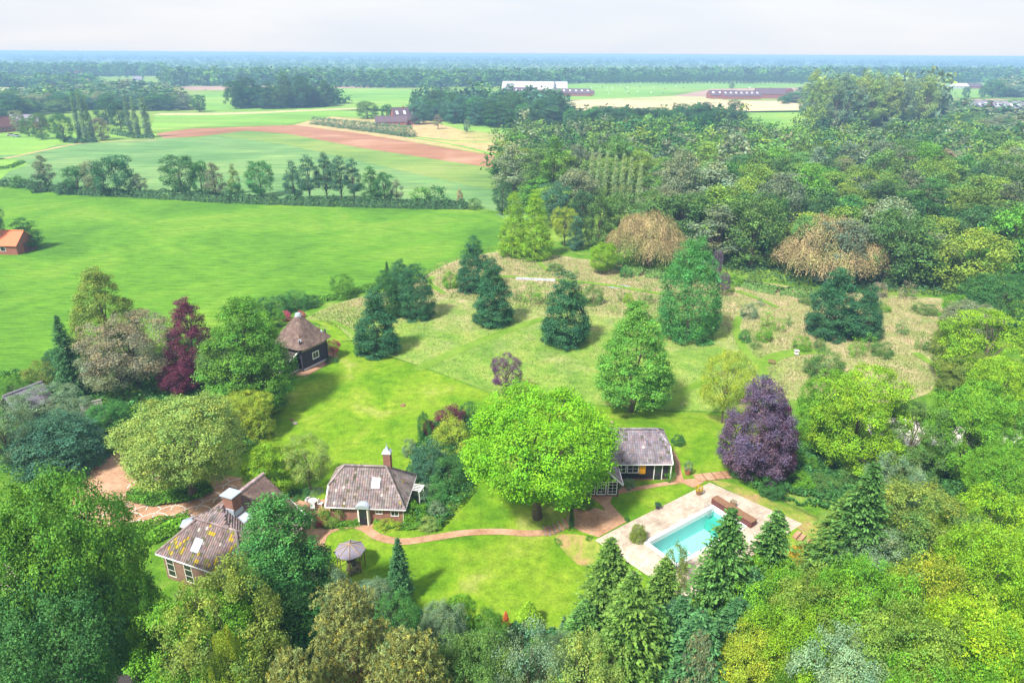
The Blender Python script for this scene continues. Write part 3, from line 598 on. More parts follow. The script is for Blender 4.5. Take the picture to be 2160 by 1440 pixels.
# ---------------------------------------------------------------- planting
pal = dict(lime=(.25, .46, .02), bright=(.16, .38, .025), mid=(.125, .31, .03), deep=(.065, .20, .045), dark=(.05, .175, .065), blue=(.075, .20, .11), olive=(.22, .31, .05),
           grey=(.25, .31, .16), pale=(.29, .42, .09), purple=(.155, .105, .175), maroon=(.16, .035, .07), brown=(.46, .35, .19), pine=(.29, .33, .10), gold=(.60, .44, .04),
           sage=(.20, .32, .17), yell=(.34, .46, .04), pink=(.60, .12, .20), rust=(.48, .15, .05), ivy=(.07, .21, .04), teal=(.085, .27, .055), wgreen=(.13, .26, .055), wlime=(.21, .35, .05), wdark=(.06, .15, .05), wgrey=(.20, .26, .14), greyb=(.29, .27, .17))
pal = {k: tuple(x*.86 for x in v) for k, v in pal.items()}
prn = random.Random(11)
NAMES = dict(fullcone='pyramid_tree', rugged='broadleaf_tree', bullet='dense_tree', pyramid='pyramid_tree', round='broadleaf_tree', mround='broadleaf_tree', ovoid='leafy_tree', movoid='leafy_tree', tier='layered_tree', airy='small_tree', shrub='shrub', spray='feathery_tree', spruce='spruce_tree', pine='pine_tree', ball='clipped_bush',
             narrow='narrow_spruce', willow='willow_tree', sapling='sapling', mloose='tall_poplar_tree', mcolumn='columnar_poplar', mshrub='bush', mpine='pine_tree', mspruce='spruce_tree', fround='broadleaf_tree', fovoid='leafy_tree', fcone='conifer_tree')
CATS = dict(shrub='shrub', ball='bush', sapling='sapling', mshrub='bush')
def put(kind, x, y, h, r, col, label=None, group=None, z=None, name=None, cat=None, var=None):
    ps = P_[kind]; me, tm, ph, pr_, *_ = ps[prn.randrange(len(ps)) if var is None else var % len(ps)]
    c = pal[col] if isinstance(col, str) else col
    o = thing(name or NAMES[kind], label or 'tree', cat or CATS.get(kind, 'tree'), (x, y, hz(x, y) if z is None else z), prn.uniform(0, 6.28), group)
    o.scale = (r/pr_, r/pr_, h/ph)
    obj('foliage' if kind in ('shrub', 'ball', 'mshrub') else 'crown', me, None, o, color=c)
    if tm: obj('stem' if kind in ('shrub', 'ball', 'mshrub') else 'trunk', tm, None, o)
    return o
SH = dict(fullcone=(.52, .47, .2), rugged=(.54, .46, .55), bullet=(.5, .5, .5), pyramid=(.52, .47, .2), tier=(.5, .5, .45), round=(.56, .44, .85), mround=(.56, .44, .85), airy=(.58, .42, .85), spray=(.55, .45, .85), ovoid=(.52, .47, .45), movoid=(.52, .47, .45), mloose=(.6, .4, .5), willow=(.5, .5, .85), pine=(.68, .32, .85), mpine=(.68, .32, .85), shrub=(.3, .68, .85), mshrub=(.3, .68, .85), ball=(.3, .7, .9), sapling=(.5, .5, .4))
def topang(kind, D, h, r, z0):
    zc, b, rf = SH.get(kind, (.52, .47, .08)); zz = z0+zc*h; th = math.atan2(CAM_H-zz, D); dist = math.hypot(D, CAM_H-zz)
    return -th+math.asin(min(.9, math.hypot(b*h*math.cos(th), r*rf*math.sin(th))/dist))
def T(kind, px, ytop, wpx, col, label, yb=None, h=None, full=False, group=None, name=None, cat=None, var=None, asp=1.0):
    """tree seen at px with the top of its outline at ytop: by its foot yb or by its height h"""
    if kind == 'spruce': ytop += 14
    d = ray(px, ytop); hd = math.hypot(d.x, d.y); want = math.atan2(d.z, hd)
    if yb is not None:
        g = G(px, yb); x, y, z0 = g; r = wpx*depth(x, y, z0+2)/(2*F)*asp*.93
        if full: x, y = x*(1+r*.72/y), y+r*.72; z0 = hz(x, y)
        D = math.hypot(x, y); lo, hi = .2, 60.0
        for _ in range(40):
            h = (lo+hi)/2
            if topang(kind, D, h, r, z0) > want: hi = h
            else: lo = h
    else:
        lo, hi = 12.0, 900.0
        for _ in range(40):
            D = (lo+hi)/2; x, y = d.x/hd*D, d.y/hd*D; r = wpx*depth(x, y, h*.5)/(2*F)*asp*.93
            if topang(kind, D, h, r, hz(x, y)) > want: hi = D
            else: lo = D
    return put(kind, x, y, h, r, col, label, group, name=name, cat=cat, var=var)
def joined(name, items, label=None):
    """many far crowns as one mass: items (kind, x, y, h, r, colour)"""
    VV, CC = [], []
    for kind, x, y, h, r, c in items:
        me, tm, ph, pr_, V, C = P_[kind][prn.randrange(len(P_[kind]))]; a = prn.uniform(0, 6.28); ca, sa = math.cos(a), math.sin(a)
        S = V*np.array([r/pr_, r/pr_, h/ph]); S = np.stack([S[..., 0]*ca-S[..., 1]*sa, S[..., 0]*sa+S[..., 1]*ca, S[..., 2]], -1)+np.array([x, y, 0])
        VV.append(S); CC.append(C*np.array(c))
    me = quads(name, np.concatenate(VV), np.concatenate(CC)); me.materials.append(M['leaf']); o = obj(name, me, kind='stuff', color=(1, 1, 1)); return o
def jit(c, a=.16):
    c = pal[c] if isinstance(c, str) else c; v = math.exp(prn.gauss(0, a)); w_ = prn.gauss(0, a*.5); return (c[0]*v*(1+w_), c[1]*v, c[2]*v*(1-w_))
# ---------------------------------------------------------------- roofs
def roofplanes(L, W, ze, zr, left=1.0, right=1.0, a_l=None, a_r=None):
    """planes of a ridge roof along x: left/right = 0 gable, 1 full hip, between = half hip"""
    x = L/2; y = W/2; al = left*y if a_l is None else a_l; ar = right*y if a_r is None else a_r
    def side(s):
        zl, zr_ = zr-left*(zr-ze), zr-right*(zr-ze); p = []
        p.append((-x, s*y, ze)); p.append((x, s*y, ze))
        if 0 < right < 1: p.append((x, s*y*right, zr_))
        p.append((x-ar, 0, zr)); p.append((-x+al, 0, zr))
        if 0 < left < 1: p.append((-x, s*y*left, zl))
        return p if s < 0 else p[::-1]
    o = [side(-1), side(1)]
    if right: q = zr-right*(zr-ze); o.append([(x, -y*right, q), (x, y*right, q), (x-ar, 0, zr)])
    if left: q = zr-left*(zr-ze); o.append([(-x, y*left, q), (-x, -y*left, q), (-x+al, 0, zr)])
    return o
def tiles(poly, tw=.27, th=.34, c0=(.27, .19, .17), moss=0, seed=0, lime=0):
    """real pantiles laid over one roof plane"""
    rd = random.Random(seed); P = [Vector(p) for p in poly]; u = (P[1]-P[0]).normalized(); n = u.cross(P[2]-P[0]).normalized()
    if n.z < 0: n = -n
    wv = n.cross(u).normalized()
    if wv.z < 0: wv = -wv
    q = [((p-P[0]).dot(u), (p-P[0]).dot(wv)) for p in P]; us = [a for a, b in q]; ws = [b for a, b in q]; mb = MB()
    prof = [(0, .015), (.3, -.005), (.55, .015), (.78, .075), (1.0, .06), (1.08, .015)]
    for j in range(int(math.ceil(max(ws)/th))):
        for i in range(int(math.floor(min(us)/tw)), int(math.ceil(max(us)/tw))):
            cu, cw_ = (i+.5)*tw, (j+.5)*th
            if sdist(cu, cw_, q) > -.03: continue
            t = math.exp(rd.gauss(0, .11)); c = (c0[0]*t*(1+rd.uniform(-.1, .16)), c0[1]*t, c0[2]*t*(1+rd.uniform(-.1, .1)))
            nv = noise.noise(Vector((cu*.9+seed, cw_*.5, seed)))
            if moss and nv > .12 and rd.random() < moss: c = (.40, .30, .03) if rd.random() < .5 else (.17, .17, .05)
            elif lime and rd.random() < lime: c = (.46, .40, .36)
            elif rd.random() < .03: c = (.10, .10, .06)
            dz = rd.uniform(0, .012); lo, hi = [], []
            for a, b in prof:
                lo.append(P[0]+u*(i*tw+a*tw)+wv*(j*th-.03)+n*(b+.055+dz)); hi.append(P[0]+u*(i*tw+a*tw)+wv*((j+1)*th)+n*(b+.015+dz))
            for k in range(5): mb.poly([lo[k], lo[k+1], hi[k+1], hi[k]], c)
            for k in (2, 3, 4): mb.poly([lo[k]-n*.05, lo[k+1]-n*.05, lo[k+1], lo[k]], tuple(x*.8 for x in c))
    return mb
def ridge(a, b, r=.13, c=(.30, .22, .20), seed=1, step=.36):
    a, b = Vector(a), Vector(b); n = max(1, int((b-a).length/step)); mb = MB(); rd = random.Random(seed)
    for i in range(n):
        t = math.exp(rd.gauss(0, .15)); mb.tube([a.lerp(b, i/n), a.lerp(b, (i+1.06)/n)], [r*1.05, r*.92], 7, tuple(x*t for x in c))
    return mb
def tiled_roof(parent, planes, c0=(.27, .19, .17), moss=0, lime=0, seed=0, ridges=(), clip=None, tw=.27, th=.34):
    mb = MB()
    for p in planes: mb.slab(p, .12, (.1, .08, .08))
    rf = mb.build('roof', M['tile'], parent)
    big = MB()
    for k, p in enumerate(planes):
        t = tiles(p, tw, th, c0, moss, seed+k*3, lime); n = len(big.v); big.v += t.v; big.f += [tuple(i+n for i in f) for f in t.f]; big.c += t.c
    big.build('roof_tiles', M['tile'], rf, 'stuff')
    for i, (a, b) in enumerate(ridges): ridge(a, b, seed=seed+i, c=tuple(x*1.15 for x in c0)).build('ridge_tiles', M['tile'], rf, 'stuff')
    return rf
def hipridges(L, W, ze, zr, left, right, dz=.08):
    x, y = L/2, W/2; al, ar = left*y, right*y; o = [((-x+al, 0, zr+dz), (x-ar, 0, zr+dz))]
    for s in (-1, 1):
        if right: o.append(((x, s*y*right, zr-right*(zr-ze)+dz), (x-ar, 0, zr+dz)))
        if left: o.append(((-x, s*y*left, zr-left*(zr-ze)+dz), (-x+al, 0, zr+dz)))
    return o
def window(parent, o, u, w, h, cols=2, rows=2, mat='white', name='window', depth_=.06, fr=.07, glass='glass'):
    """frame on a wall: o = lower left corner, u = direction along the wall (outward is to its right)"""
    o = Vector(o); u = Vector(u).normalized(); n = Vector((u.y, -u.x, 0)); z = Vector((0, 0, 1))
    def bar(a, b, c, d, lo=-.02, hi=depth_, mb=None):
        p = [o+u*a+z*c+n*lo, o+u*b+z*c+n*lo, o+u*b+z*c+n*hi, o+u*a+z*c+n*hi]; q = [x+z*(d-c) for x in p]; mb.poly(p); mb.poly(q)
        for i in range(4): mb.poly([p[i], p[(i+1) % 4], q[(i+1) % 4], q[i]])
    mb = MB(); bar(0, w, 0, fr, mb=mb); bar(0, w, h-fr, h, mb=mb); bar(0, fr, fr, h-fr, mb=mb); bar(w-fr, w, fr, h-fr, mb=mb)
    f = mb.build(name, M[mat], parent)
    if cols > 1 or rows > 1:
        mb = MB()
        for i in range(1, cols): bar(w*i/cols-.02, w*i/cols+.02, fr, h-fr, hi=depth_*.8, mb=mb)
        for i in range(1, rows): bar(fr, w-fr, h*i/rows-.018, h*i/rows+.018, hi=depth_*.74, mb=mb)
        mb.build('glazing_bars', M[mat], f, 'stuff')
    for i in range(cols):
        for j in range(rows):
            mb = MB(); a0, a1 = w*i/cols+.01, w*(i+1)/cols-.01; c0, c1 = h*j/rows+.01, h*(j+1)/rows-.01
            mb.poly([o+u*a0+z*c0+n*.02, o+u*a1+z*c0+n*.02, o+u*a1+z*c1+n*.02, o+u*a0+z*c1+n*.02]); mb.build('pane', M[glass], f)
    return f
def gutter(parent, pts, r=.07):
    MB().tube(pts, [r]*len(pts), 6).build('gutter', M['white'], parent)
def skylight(parent, P0, u, wv, w, h):
    u, wv = Vector(u).normalized(), Vector(wv).normalized(); n = u.cross(wv).normalized(); n = n if n.z > 0 else -n; P0 = Vector(P0)
    def slab_(a0, a1, b0, b1, z0, z1):
        p = [P0+u*a+wv*b for a, b in ((a0, b0), (a1, b0), (a1, b1), (a0, b1))]; mb = MB(); lo = [x+n*z0 for x in p]; hi = [x+n*z1 for x in p]
        mb.poly(hi); mb.poly(lo)
        for i in range(4): mb.poly([lo[i], lo[(i+1) % 4], hi[(i+1) % 4], hi[i]])
        return mb
    f = slab_(-.09, w+.09, -.09, h+.09, 0, .14).build('skylight', M['lead'], parent); slab_(.02, w-.02, .02, h-.02, .14, .17).build('pane', M['skyglass'], f)
# ---------------------------------------------------------------- brick cottage in the middle
ang = R(-3)
e0 = G(688, 1068, 2.3); e1 = G(852, 1076, 2.3); cx, cy_ = (e0.x+e1.x)/2, (e0.y+e1.y)/2
Lc, Wc = 8.8, 6.6
cot = thing('brick_cottage', 'small brick cottage with mottled pantile hipped roof and tall slender chimney', 'cottage', (cx+math.sin(-ang)*Wc/2, cy_+Wc/2, 0), ang)
ze, zr = 2.3, 5.5
pl = roofplanes(Lc, Wc, ze, zr, .5, 1.0, 1.5, 2.6)
tiled_roof(cot, pl, (.215, .18, .178), .05, .01, 5, [((-Lc/2+1.5, 0, zr+.1), (Lc/2-2.6, 0, zr+.1)), ((Lc/2, -Wc/2, ze+.1), (Lc/2-2.6, 0, zr+.1)), ((Lc/2, Wc/2, ze+.1), (Lc/2-2.6, 0, zr+.1)), ((-Lc/2, -Wc/4, 3.98), (-Lc/2+1.5, 0, zr+.1)), ((-Lc/2, Wc/4, 3.98), (-Lc/2+1.5, 0, zr+.1))])
wx, wy = Lc/2-.35, Wc/2-.4
mb = MB(); mb.box((-wx, -wy, -.2), (wx, wy, 2.32)); mb.poly([(-wx, -wy, 2.32), (-wx, wy, 2.32), (-wx, 1.5, 4.0), (-wx, -1.5, 4.0)]); mb.build('wall', M['brick'], cot)
for s in (-1, 1): MB().slab([(-Lc/2-.06, s*Wc/2, ze+.12), (-Lc/2-.06, s*Wc/4, 4.02), (-Lc/2+.06, s*Wc/4, 4.02), (-Lc/2+.06, s*Wc/2, ze+.12)], .22).build('bargeboard', M['white'], cot)
gutter(cot, [(-Lc/2, -Wc/2-.05, ze-.02), (Lc/2+.05, -Wc/2-.05, ze-.02)]); gutter(cot, [(Lc/2+.05, -Wc/2-.05, ze-.02), (Lc/2+.05, Wc/2, ze-.02)])
MB().tube([(wx+.05, -wy-.06, 2.2), (wx+.05, -wy-.06, 0)], [.04, .04], 6).build('downpipe', M['white'], cot)
dn = MB(); dn.box((-.55, -wy-.25, 0), (.45, -wy+.3, .08)); dn.build('doorstep', M['stone'], cot)
def door_part(parent, x0, x1, y, z0, z1, fmat='cream', dmat='black'):
    mb = MB(); mb.box((x0, y-.08, z0), (x0+.12, y+.02, z1)); mb.box((x1-.12, y-.08, z0), (x1, y+.02, z1)); mb.box((x0+.12, y-.08, z1-.12), (x1-.12, y+.02, z1)); f = mb.build('door', M[fmat], parent)
    MB().box((x0+.12, y-.03, z0), (x1-.12, y, z1-.12)).build('door_leaf', M[dmat], f)
    for i in range(3):
        for j in range(2):
            xx = x0+.2+j*(x1-x0-.4)/2; zz = z1-.55-i*.35; MB().box((xx+.02, y-.045, zz), (xx+(x1-x0-.4)/2-.02, y-.032, zz+.3)).build('pane', M['glass'], f)
    MB().tube([(x1-.2, y-.1, (z0+z1)/2), (x1-.32, y-.1, (z0+z1)/2)], [.02, .02], 5).build('handle', M['metal'], f)
dy = -wy-.45; dxm = -.25
door_part(cot, dxm-.55, dxm+.55, dy, .05, 2.35)
mb = MB(); mb.box((dxm-.62, dy+.0, .0), (dxm-.5, -wy, 2.5)); mb.box((dxm+.5, dy+.0, 0), (dxm+.62, -wy, 2.5)); mb.build('door_reveal', M['white'], cot)
mb = MB(); pr_ = None
for k in range(9):
    a = math.pi*k/8; p = (dxm-.78*math.cos(a), 2.45+.42*math.sin(a))
    if pr_:
        mb.poly([(pr_[0], dy-.25, pr_[1]), (p[0], dy-.25, p[1]), (p[0], -1.3, p[1]+.1), (pr_[0], -1.3, pr_[1]+.1)]); mb.poly([(pr_[0], dy-.25, pr_[1]), (p[0], dy-.25, p[1]), (p[0], dy-.25, 2.4), (pr_[0], dy-.25, 2.4)])
    pr_ = p
mb.build('arched_door_canopy', M['lead'], cot)
window(cot, (wx-1.35, -wy, 1.15), (1, 0, 0), .9, .75, 2, 1); window(cot, (1.0, -wy, 1.35), (1, 0, 0), .8, .5, 2, 1)
skylight(cot, (.55, -1.72, 3.93), (1, 0, 0), (0, 1, .97), .72, 1.0)
ch = MB().box((1.45, .25, 4.6), (2.25, 1.05, 7.1)).build('chimney', M['brick'], cot)
MB().box((1.38, .18, 6.95), (2.32, 1.12, 7.05)).build('band', M['stone'], ch)
mb = MB(); z = 7.1
for a, b in (((1.35, .15), (2.35, .15)), ((2.35, .15), (2.35, 1.15)), ((2.35, 1.15), (1.35, 1.15)), ((1.35, 1.15), (1.35, .15))):
    m1 = ((a[0]+1.85)/2, (a[1]+.65)/2); m2 = ((b[0]+1.85)/2, (b[1]+.65)/2); mb.poly([(*a, z), (*b, z), (*m2, z+.26), (*m1, z+.26)]); mb.poly([(*m1, z+.26), (*m2, z+.26), (1.85, .65, z+.85)])
mb.build('cap', M['lead'], ch); MB().tube([(1.85, .65, z+.75), (1.85, .65, z+1.15)], [.05, .02], 6).build('finial', M['lead'], ch)
# ---------------------------------------------------------------- farmhouse, lower left
fa = R(-21.5)
fm = thing('farmhouse', 'large old farmhouse with thatched rear roof and mossy tiled front wing', 'farmhouse', (-28.4, 53.7, 0), fa)
FL, FW = 10.6, 5.8; fz, fr_ = 3.2, 6.0
tiled_roof(fm, roofplanes(FL, FW, fz, fr_, 1, 1), (.19, .15, .147), .4, .01, 20, hipridges(FL, FW, fz, fr_, 1, 1))
fx, fy = FL/2-.35, FW/2-.35
MB().box((-fx, -fy, -.2), (fx, fy, fz+.02)).build('wall', M['brownbrick'], fm)
gutter(fm, [(-FL/2, -FW/2-.06, fz-.03), (FL/2, -FW/2-.06, fz-.03)], .08); gutter(fm, [(-FL/2-.06, -FW/2, fz-.03), (-FL/2-.06, FW/2, fz-.03)], .08)
for xx in (-fx+.35, -fx+2.6, 0.3, 2.6): window(fm, (xx, -fy, .5), (1, 0, 0), 1.0, 2.3, 1, 3, 'cream')
window(fm, (-fx, .6, .9), (0, -1, 0), 1.0, 1.7, 2, 3, 'cream')
n1 = Vector((0, FW/2, fr_-fz)).normalized()
skylight(fm, (-1.45, -2.0, fz+(FW/2-2.0)*(fr_-fz)/(FW/2)+.03), (1, 0, 0), n1, .75, 1.1)
# thatched rear: half width 5.4, swept along +y with a rounded ridge
def thatchroof(parent, x0, y0, y1, hw, ze, zr, name='thatched_roof'):
    mb = MB(); nx, ny = 44, 36; rows = []; rd = random.Random(4)
    for j in range(ny+1):
        y = y0+(y1-y0)*j/ny; row = []
        for i in range(nx+1):
            s = -1+2*i/nx; x = s*hw; a = abs(s); z = zr-(zr-ze)*(math.sqrt(a*a+.004)-.063)/(.937); z += .10*math.sin(a*math.pi)
            z += .07*noise.noise(Vector((x*.9, y*.7, 3)))+.035*noise.noise(Vector((x*4, y*4, 1)))
            if j == ny: z -= .12
            row.append((x0+x, y, z))
        rows.append(row)
    for j in range(ny):
        for i in range(nx): mb.poly([rows[j][i], rows[j][i+1], rows[j+1][i+1], rows[j+1][i]])
    for j in range(ny):
        for i in (0, nx): a, b = rows[j][i], rows[j+1][i]; mb.poly([a, b, (b[0], b[1], b[2]-.35), (a[0], a[1], a[2]-.35)])
    for row in (rows[0], rows[-1]):
        for i in range(nx): a, b = row[i], row[i+1]; mb.poly([a, b, (b[0], b[1], b[2]-.35), (a[0], a[1], a[2]-.35)])
    o = mb.build(name, M['thatch'], parent)
    for p in o.data.polygons: p.use_smooth = True
    return o
TX, TY0, TY1, THW, TZE, TZR = -.65, 1.5, 7.6, 5.3, 2.9, 6.9
th = thatchroof(fm, TX, TY0, TY1, THW*.80, TZE+.7, TZR)
ridge((TX, TY0+.05, TZR+.02), (TX, TY1+.05, TZR+.02), .24, (.33, .25, .25), 3, .42).build('ridge_tiles', M['tile'], th, 'stuff')
zt = lambda q: TZR-(TZR-TZE)*q
for s in (-1, 1):
    pl_ = [(TX+s*THW*1.04, FW/2 if s < 0 else FW/2, TZE-.35), (TX+s*THW*1.04, TY1, TZE-.35), (TX+s*THW*.76, TY1, TZE+.75), (TX+s*THW*.76, FW/2, TZE+.75)]
    if s < 0: pl_ = [pl_[1], pl_[0], pl_[3], pl_[2]]
    tiled_roof(fm, [pl_], (.27, .20, .19), .1, 0, 40+s)
MB().slab([(TX+THW*.55, TY1+.02, TZE+1.5), (TX+THW*1.06, TY1+.02, TZE-.38), (TX+THW*1.06, TY1+.2, TZE-.38), (TX+THW*.55, TY1+.2, TZE+1.5)], .22).build('bargeboard', M['white'], fm)
mb = MB(); mb.box((TX-THW+.3, FW/2-.3, -.2), (TX+THW-.3, TY1-.25, TZE-.5)); mb.poly([(TX-THW+.3, TY1-.25, TZE-.5), (TX+THW-.3, TY1-.25, TZE-.5), (TX, TY1-.25, TZR-.5)]); mb.build('rear_wall', M['brownbrick'], fm)
for xx in (1.2, -2.8): window(fm, (TX+xx+1, TY1-.25, .9), (-1, 0, 0), 1.1, 1.3, 2, 2)
window(fm, (TX+THW-.3, 3.8, .6), (0, 1, 0), 1.1, 1.3, 2, 2)
# tiled saddle left of the thatch and the big square chimney
tiled_roof(fm, [[(-2.9, -.1, 6.04), (1.6, -.1, 6.04), (TX, 1.7, 6.98)], [(-4.75, 1.9, 3.7), (-2.9, -.1, 6.04), (TX, 1.7, 6.98)], [(1.6, -.1, 6.04), (3.5, 1.9, 3.7), (TX, 1.7, 6.98)]], (.21, .17, .17), 0, 0, 61)
c2 = MB().box((-.55, 1.75, 5.2), (.65, 2.85, 8.1)).build('chimney', M['brick'], fm)
MB().box((-.72, 1.6, 8.1), (.82, 3.0, 8.2)).build('cap', M['lead'], c2); MB().box((-.62, 1.68, 7.85), (.72, 2.92, 8.1)).build('band', M['brownbrick'], c2)
mb = MB(); mb.box((-.65, 1.62, 5.9), (.75, 1.75, 6.75)); mb.box((.65, 1.75, 5.7), (.80, 2.85, 6.45)); mb.build('flashing', M['lead'], c2)
skylight(fm, (1.5, 1.9, zt(.40)+.02), (0, 1, 0), (-1, 0, .75), .95, .7)
MB().tube([(2.0, 1.55, zt(.42)), (2.9, 1.6, zt(.60))], [.16, .18], 7).build('ridge_roll', M['tile'], fm, color=(.33, .26, .25))
# lead topped bay on the left side
bz = MB(); bz.box((-6.4, 1.2, -.1), (-5.0, 3.0, 3.1)); bay = bz.build('bay', M['brownbrick'], fm)
mb = MB()
for i in range(6):
    a, b = R(i*60), R(i*60+60); mb.poly([(-5.9+1.15*math.cos(a), 2.1+1.15*math.sin(a), 3.12), (-5.9+1.15*math.cos(b), 2.1+1.15*math.sin(b), 3.12), (-5.9, 2.1, 3.45)])
mb.build('lead_cap', M['lead'], bay)
# ---------------------------------------------------------------- black pool house
e1 = G(1418, 979, 3.7); BW, BL = 7.6, 12.0
ph_ = thing('pool_house', 'black timber house with grey pantiles, white windows and yellow shutter', 'house', (e1.x-BL/2, e1.y+BW/2-.1, PZ), R(1))
pz, pr2 = 2.5, 5.0
tiled_roof(ph_, roofplanes(BL, BW, pz, pr2, .5, .5, 1.0, 1.3), (.19, .17, .195), .0, .01, 70, [((-BL/2+1.0, 0, pr2+.1), (BL/2-1.3, 0, pr2+.1)), ((BL/2, -BW/4, 3.83), (BL/2-1.3, 0, pr2+.1)), ((BL/2, BW/4, 3.83), (BL/2-1.3, 0, pr2+.1))])
bx_, by_ = BL/2-.3, BW/2-.45
mb = MB(); mb.box((-bx_, -by_, .25), (bx_, by_, pz+.05)); mb.poly([(bx_, -by_, pz+.05), (bx_, by_, pz+.05), (bx_, 1.7, 3.75), (bx_, -1.7, 3.75)]); mb.build('wall', M['black'], ph_)
MB().box((-bx_-.03, -by_-.03, -.3), (bx_+.03, by_+.03, .25)).build('plinth', M['brick'], ph_)
for s in (-1, 1): MB().slab([(BL/2-.05, s*BW/2, pz+.1), (BL/2+.08, s*BW/2, pz+.1), (BL/2+.08, s*BW/4, 3.88), (BL/2-.05, s*BW/4, 3.88)], .24).build('bargeboard', M['white'], ph_)
MB().tube([(bx_+.2, -by_-.35, pz), (bx_+.2, -by_-.35, .4)], [.06, .06], 6).build('downpipe', M['white'], ph_)
gutter(ph_, [(-BL/2+5.5, -BW/2-.05, pz-.02), (BL/2, -BW/2-.05, pz-.02)], .06)
mb = MB(); dx = bx_-1.75; mb.box((dx, -by_-.06, .1), (dx+.09, -by_+.02, 2.3)); mb.box((dx+.95, -by_-.06, .1), (dx+1.04, -by_+.02, 2.3)); mb.box((dx+.09, -by_-.06, 2.2), (dx+.95, -by_+.02, 2.3)); d_ = mb.build('door', M['white'], ph_)
MB().box((dx+.09, -by_-.03, .1), (dx+.95, -by_, 2.2)).build('door_leaf', M['glass'], d_)
sh_ = MB()
for k in range(4): MB().box((dx-1.75+k*.19, -by_-.09, .95), (dx-1.57+k*.19, -by_-.04, 2.25)).build('shutter_board', M['yellow'], ph_) if k else None
shut = MB().box((dx-1.75, -by_-.09, .95), (dx-1.57, -by_-.04, 2.25)).build('shutter_board', M['yellow'], ph_)
window(ph_, (dx-3.2, -by_, 1.05), (1, 0, 0), 1.4, 1.15, 2, 2, fr=.09); window(ph_, (dx-4.5, -by_, 1.05), (1, 0, 0), 1.2, 1.15, 2, 2, fr=.09)
MB().tube([(-.6, 1.1, 4.4), (-.6, 1.1, 5.5)], [.16, .13], 8).build('roof_vent', M['palewood'], ph_); MB().tube([(-3.0, .2, 5.0), (-3.0, .2, 5.45)], [.1, .1], 8).build('flue', M['white'], ph_)
# wing with gable toward the pool lawn
WX0, WX1, WY1 = -4.7, -.75, -by_; WY0 = -by_-3.3; wm = (WX0+WX1)/2
mb = MB(); mb.box((WX0, WY0, .25), (WX1, WY1, 2.1)); mb.poly([(WX0, WY0, 2.1), (WX1, WY0, 2.1), (wm, WY0, 4.0)]); mb.build('wing_wall', M['black'], ph_)
MB().box((WX0-.03, WY0-.03, -.3), (WX1+.03, WY1, .25)).build('wing_plinth', M['brick'], ph_)
for s in (-1, 1):
    x_ = wm+s*2.35; a = [(x_, WY0-.4, 1.85), (x_, WY1+1.0, 1.85), (wm, WY1+1.6, 4.15), (wm, WY0-.4, 4.15)]
    tiled_roof(ph_, [a if s > 0 else [a[1], a[0], a[3], a[2]]], (.23, .20, .235), .05, 0, 80+s)
    MB().slab([(wm, WY0-.42, 4.3), (x_+s*.05, WY0-.42, 1.98), (x_+s*.05, WY0-.5, 1.98), (wm, WY0-.5, 4.3)], .22).build('bargeboard', M['white'], ph_)
    MB().slab([(x_+s*.09, WY0-.42, 2.0), (x_+s*.09, WY1+.3, 2.0), (x_+s*.0, WY1+.3, 2.03), (x_+s*.0, WY0-.42, 2.03)], .14).build('fascia', M['white'], ph_)
ridge((wm, WY0-.4, 4.25), (wm, WY1+1.6, 4.25), .12, (.3, .25, .27)).build('wing_ridge_tiles', M['tile'], ph_, 'stuff')
for k in range(3): window(ph_, (WX0+.2+k*1.25, WY0, .35), (1, 0, 0), 1.1, 1.75, 2, 4, fr=.1)
# ---------------------------------------------------------------- square thatched hay barn
ba = R(60); bc = (-35.0, 104.4)
bn = thing('thatched_barn', 'square black boarded hay barn under a steep thatched pyramid roof', 'barn', (bc[0], bc[1], 0), ba)
hw = 2.7
for sgn in range(4):
    a = sgn*math.pi/2; ca, sa = math.cos(a), math.sin(a)
    def tr(x, y): return (x*ca-y*sa, x*sa+y*ca)
    for nm, z0, z1, off, mt in (('plinth', -.1, .4, .05, 'plasterw'), ('upper_wall', 3.3, 4.9, .0, 'palewood')):
        mb = MB(); p = [tr(-hw-off, -hw-off), tr(hw+off, -hw-off), tr(hw+off, -hw+.1), tr(-hw-off, -hw+.1)]; mb.slab([(x, y, z1) for x, y in p], z1-z0); mb.build(nm, M[mt], bn)
    nb = 13
    for k in range(nb):
        z0 = .4+k*2.9/nb; p = [tr(-hw-.03, -hw-.06), tr(hw+.03, -hw-.06), tr(hw+.03, -hw+.06), tr(-hw-.03, -hw+.06)]; q = MB(); q.slab([(x, y, z0+2.9/nb-.015) for x, y in p], 2.9/nb-.02); q.build('board', M['slate'], bn)
    x, y = tr(-hw-.1, -hw-.1); MB().tube([(x, y, 0), (x, y, 5.6)], [.13, .13], 6).build('corner_post', M['slate'], bn)
mb = MB(); nS, nR = 64, 22; rings = []
for j in range(nR+1):
    t = j/nR; z = 4.15+(8.6-4.15)*t**1.12; s = 3.75*(1-t)+.32*t; row = []; p = 9*(1-t)+3.2*t
    for i in range(nS):
        a = 2*math.pi*i/nS; c, q = math.cos(a), math.sin(a); r_ = s/((abs(c)**p+abs(q)**p)**(1/p)); nn = .06*noise.noise(Vector((c*r_*1.2, q*r_*1.2, z)))+.03*noise.noise(Vector((c*r_*5, q*r_*5, z*5)))
        row.append((c*(r_+nn), q*(r_+nn), z+nn*.5+(.25*(r_/s-1) if t < .3 else 0)))
    rings.append(row)
for j in range(nR):
    for i in range(nS): i2 = (i+1) % nS; mb.poly([rings[j][i], rings[j][i2], rings[j+1][i2], rings[j+1][i]])
low = [(x*.9, y*.9, z-.2) for x, y, z in rings[0]]
for i in range(nS): i2 = (i+1) % nS; mb.poly([low[i], low[i2], rings[0][i2], rings[0][i]])
mb.poly(low)
rf = mb.build('roof', M['thatch'], bn)
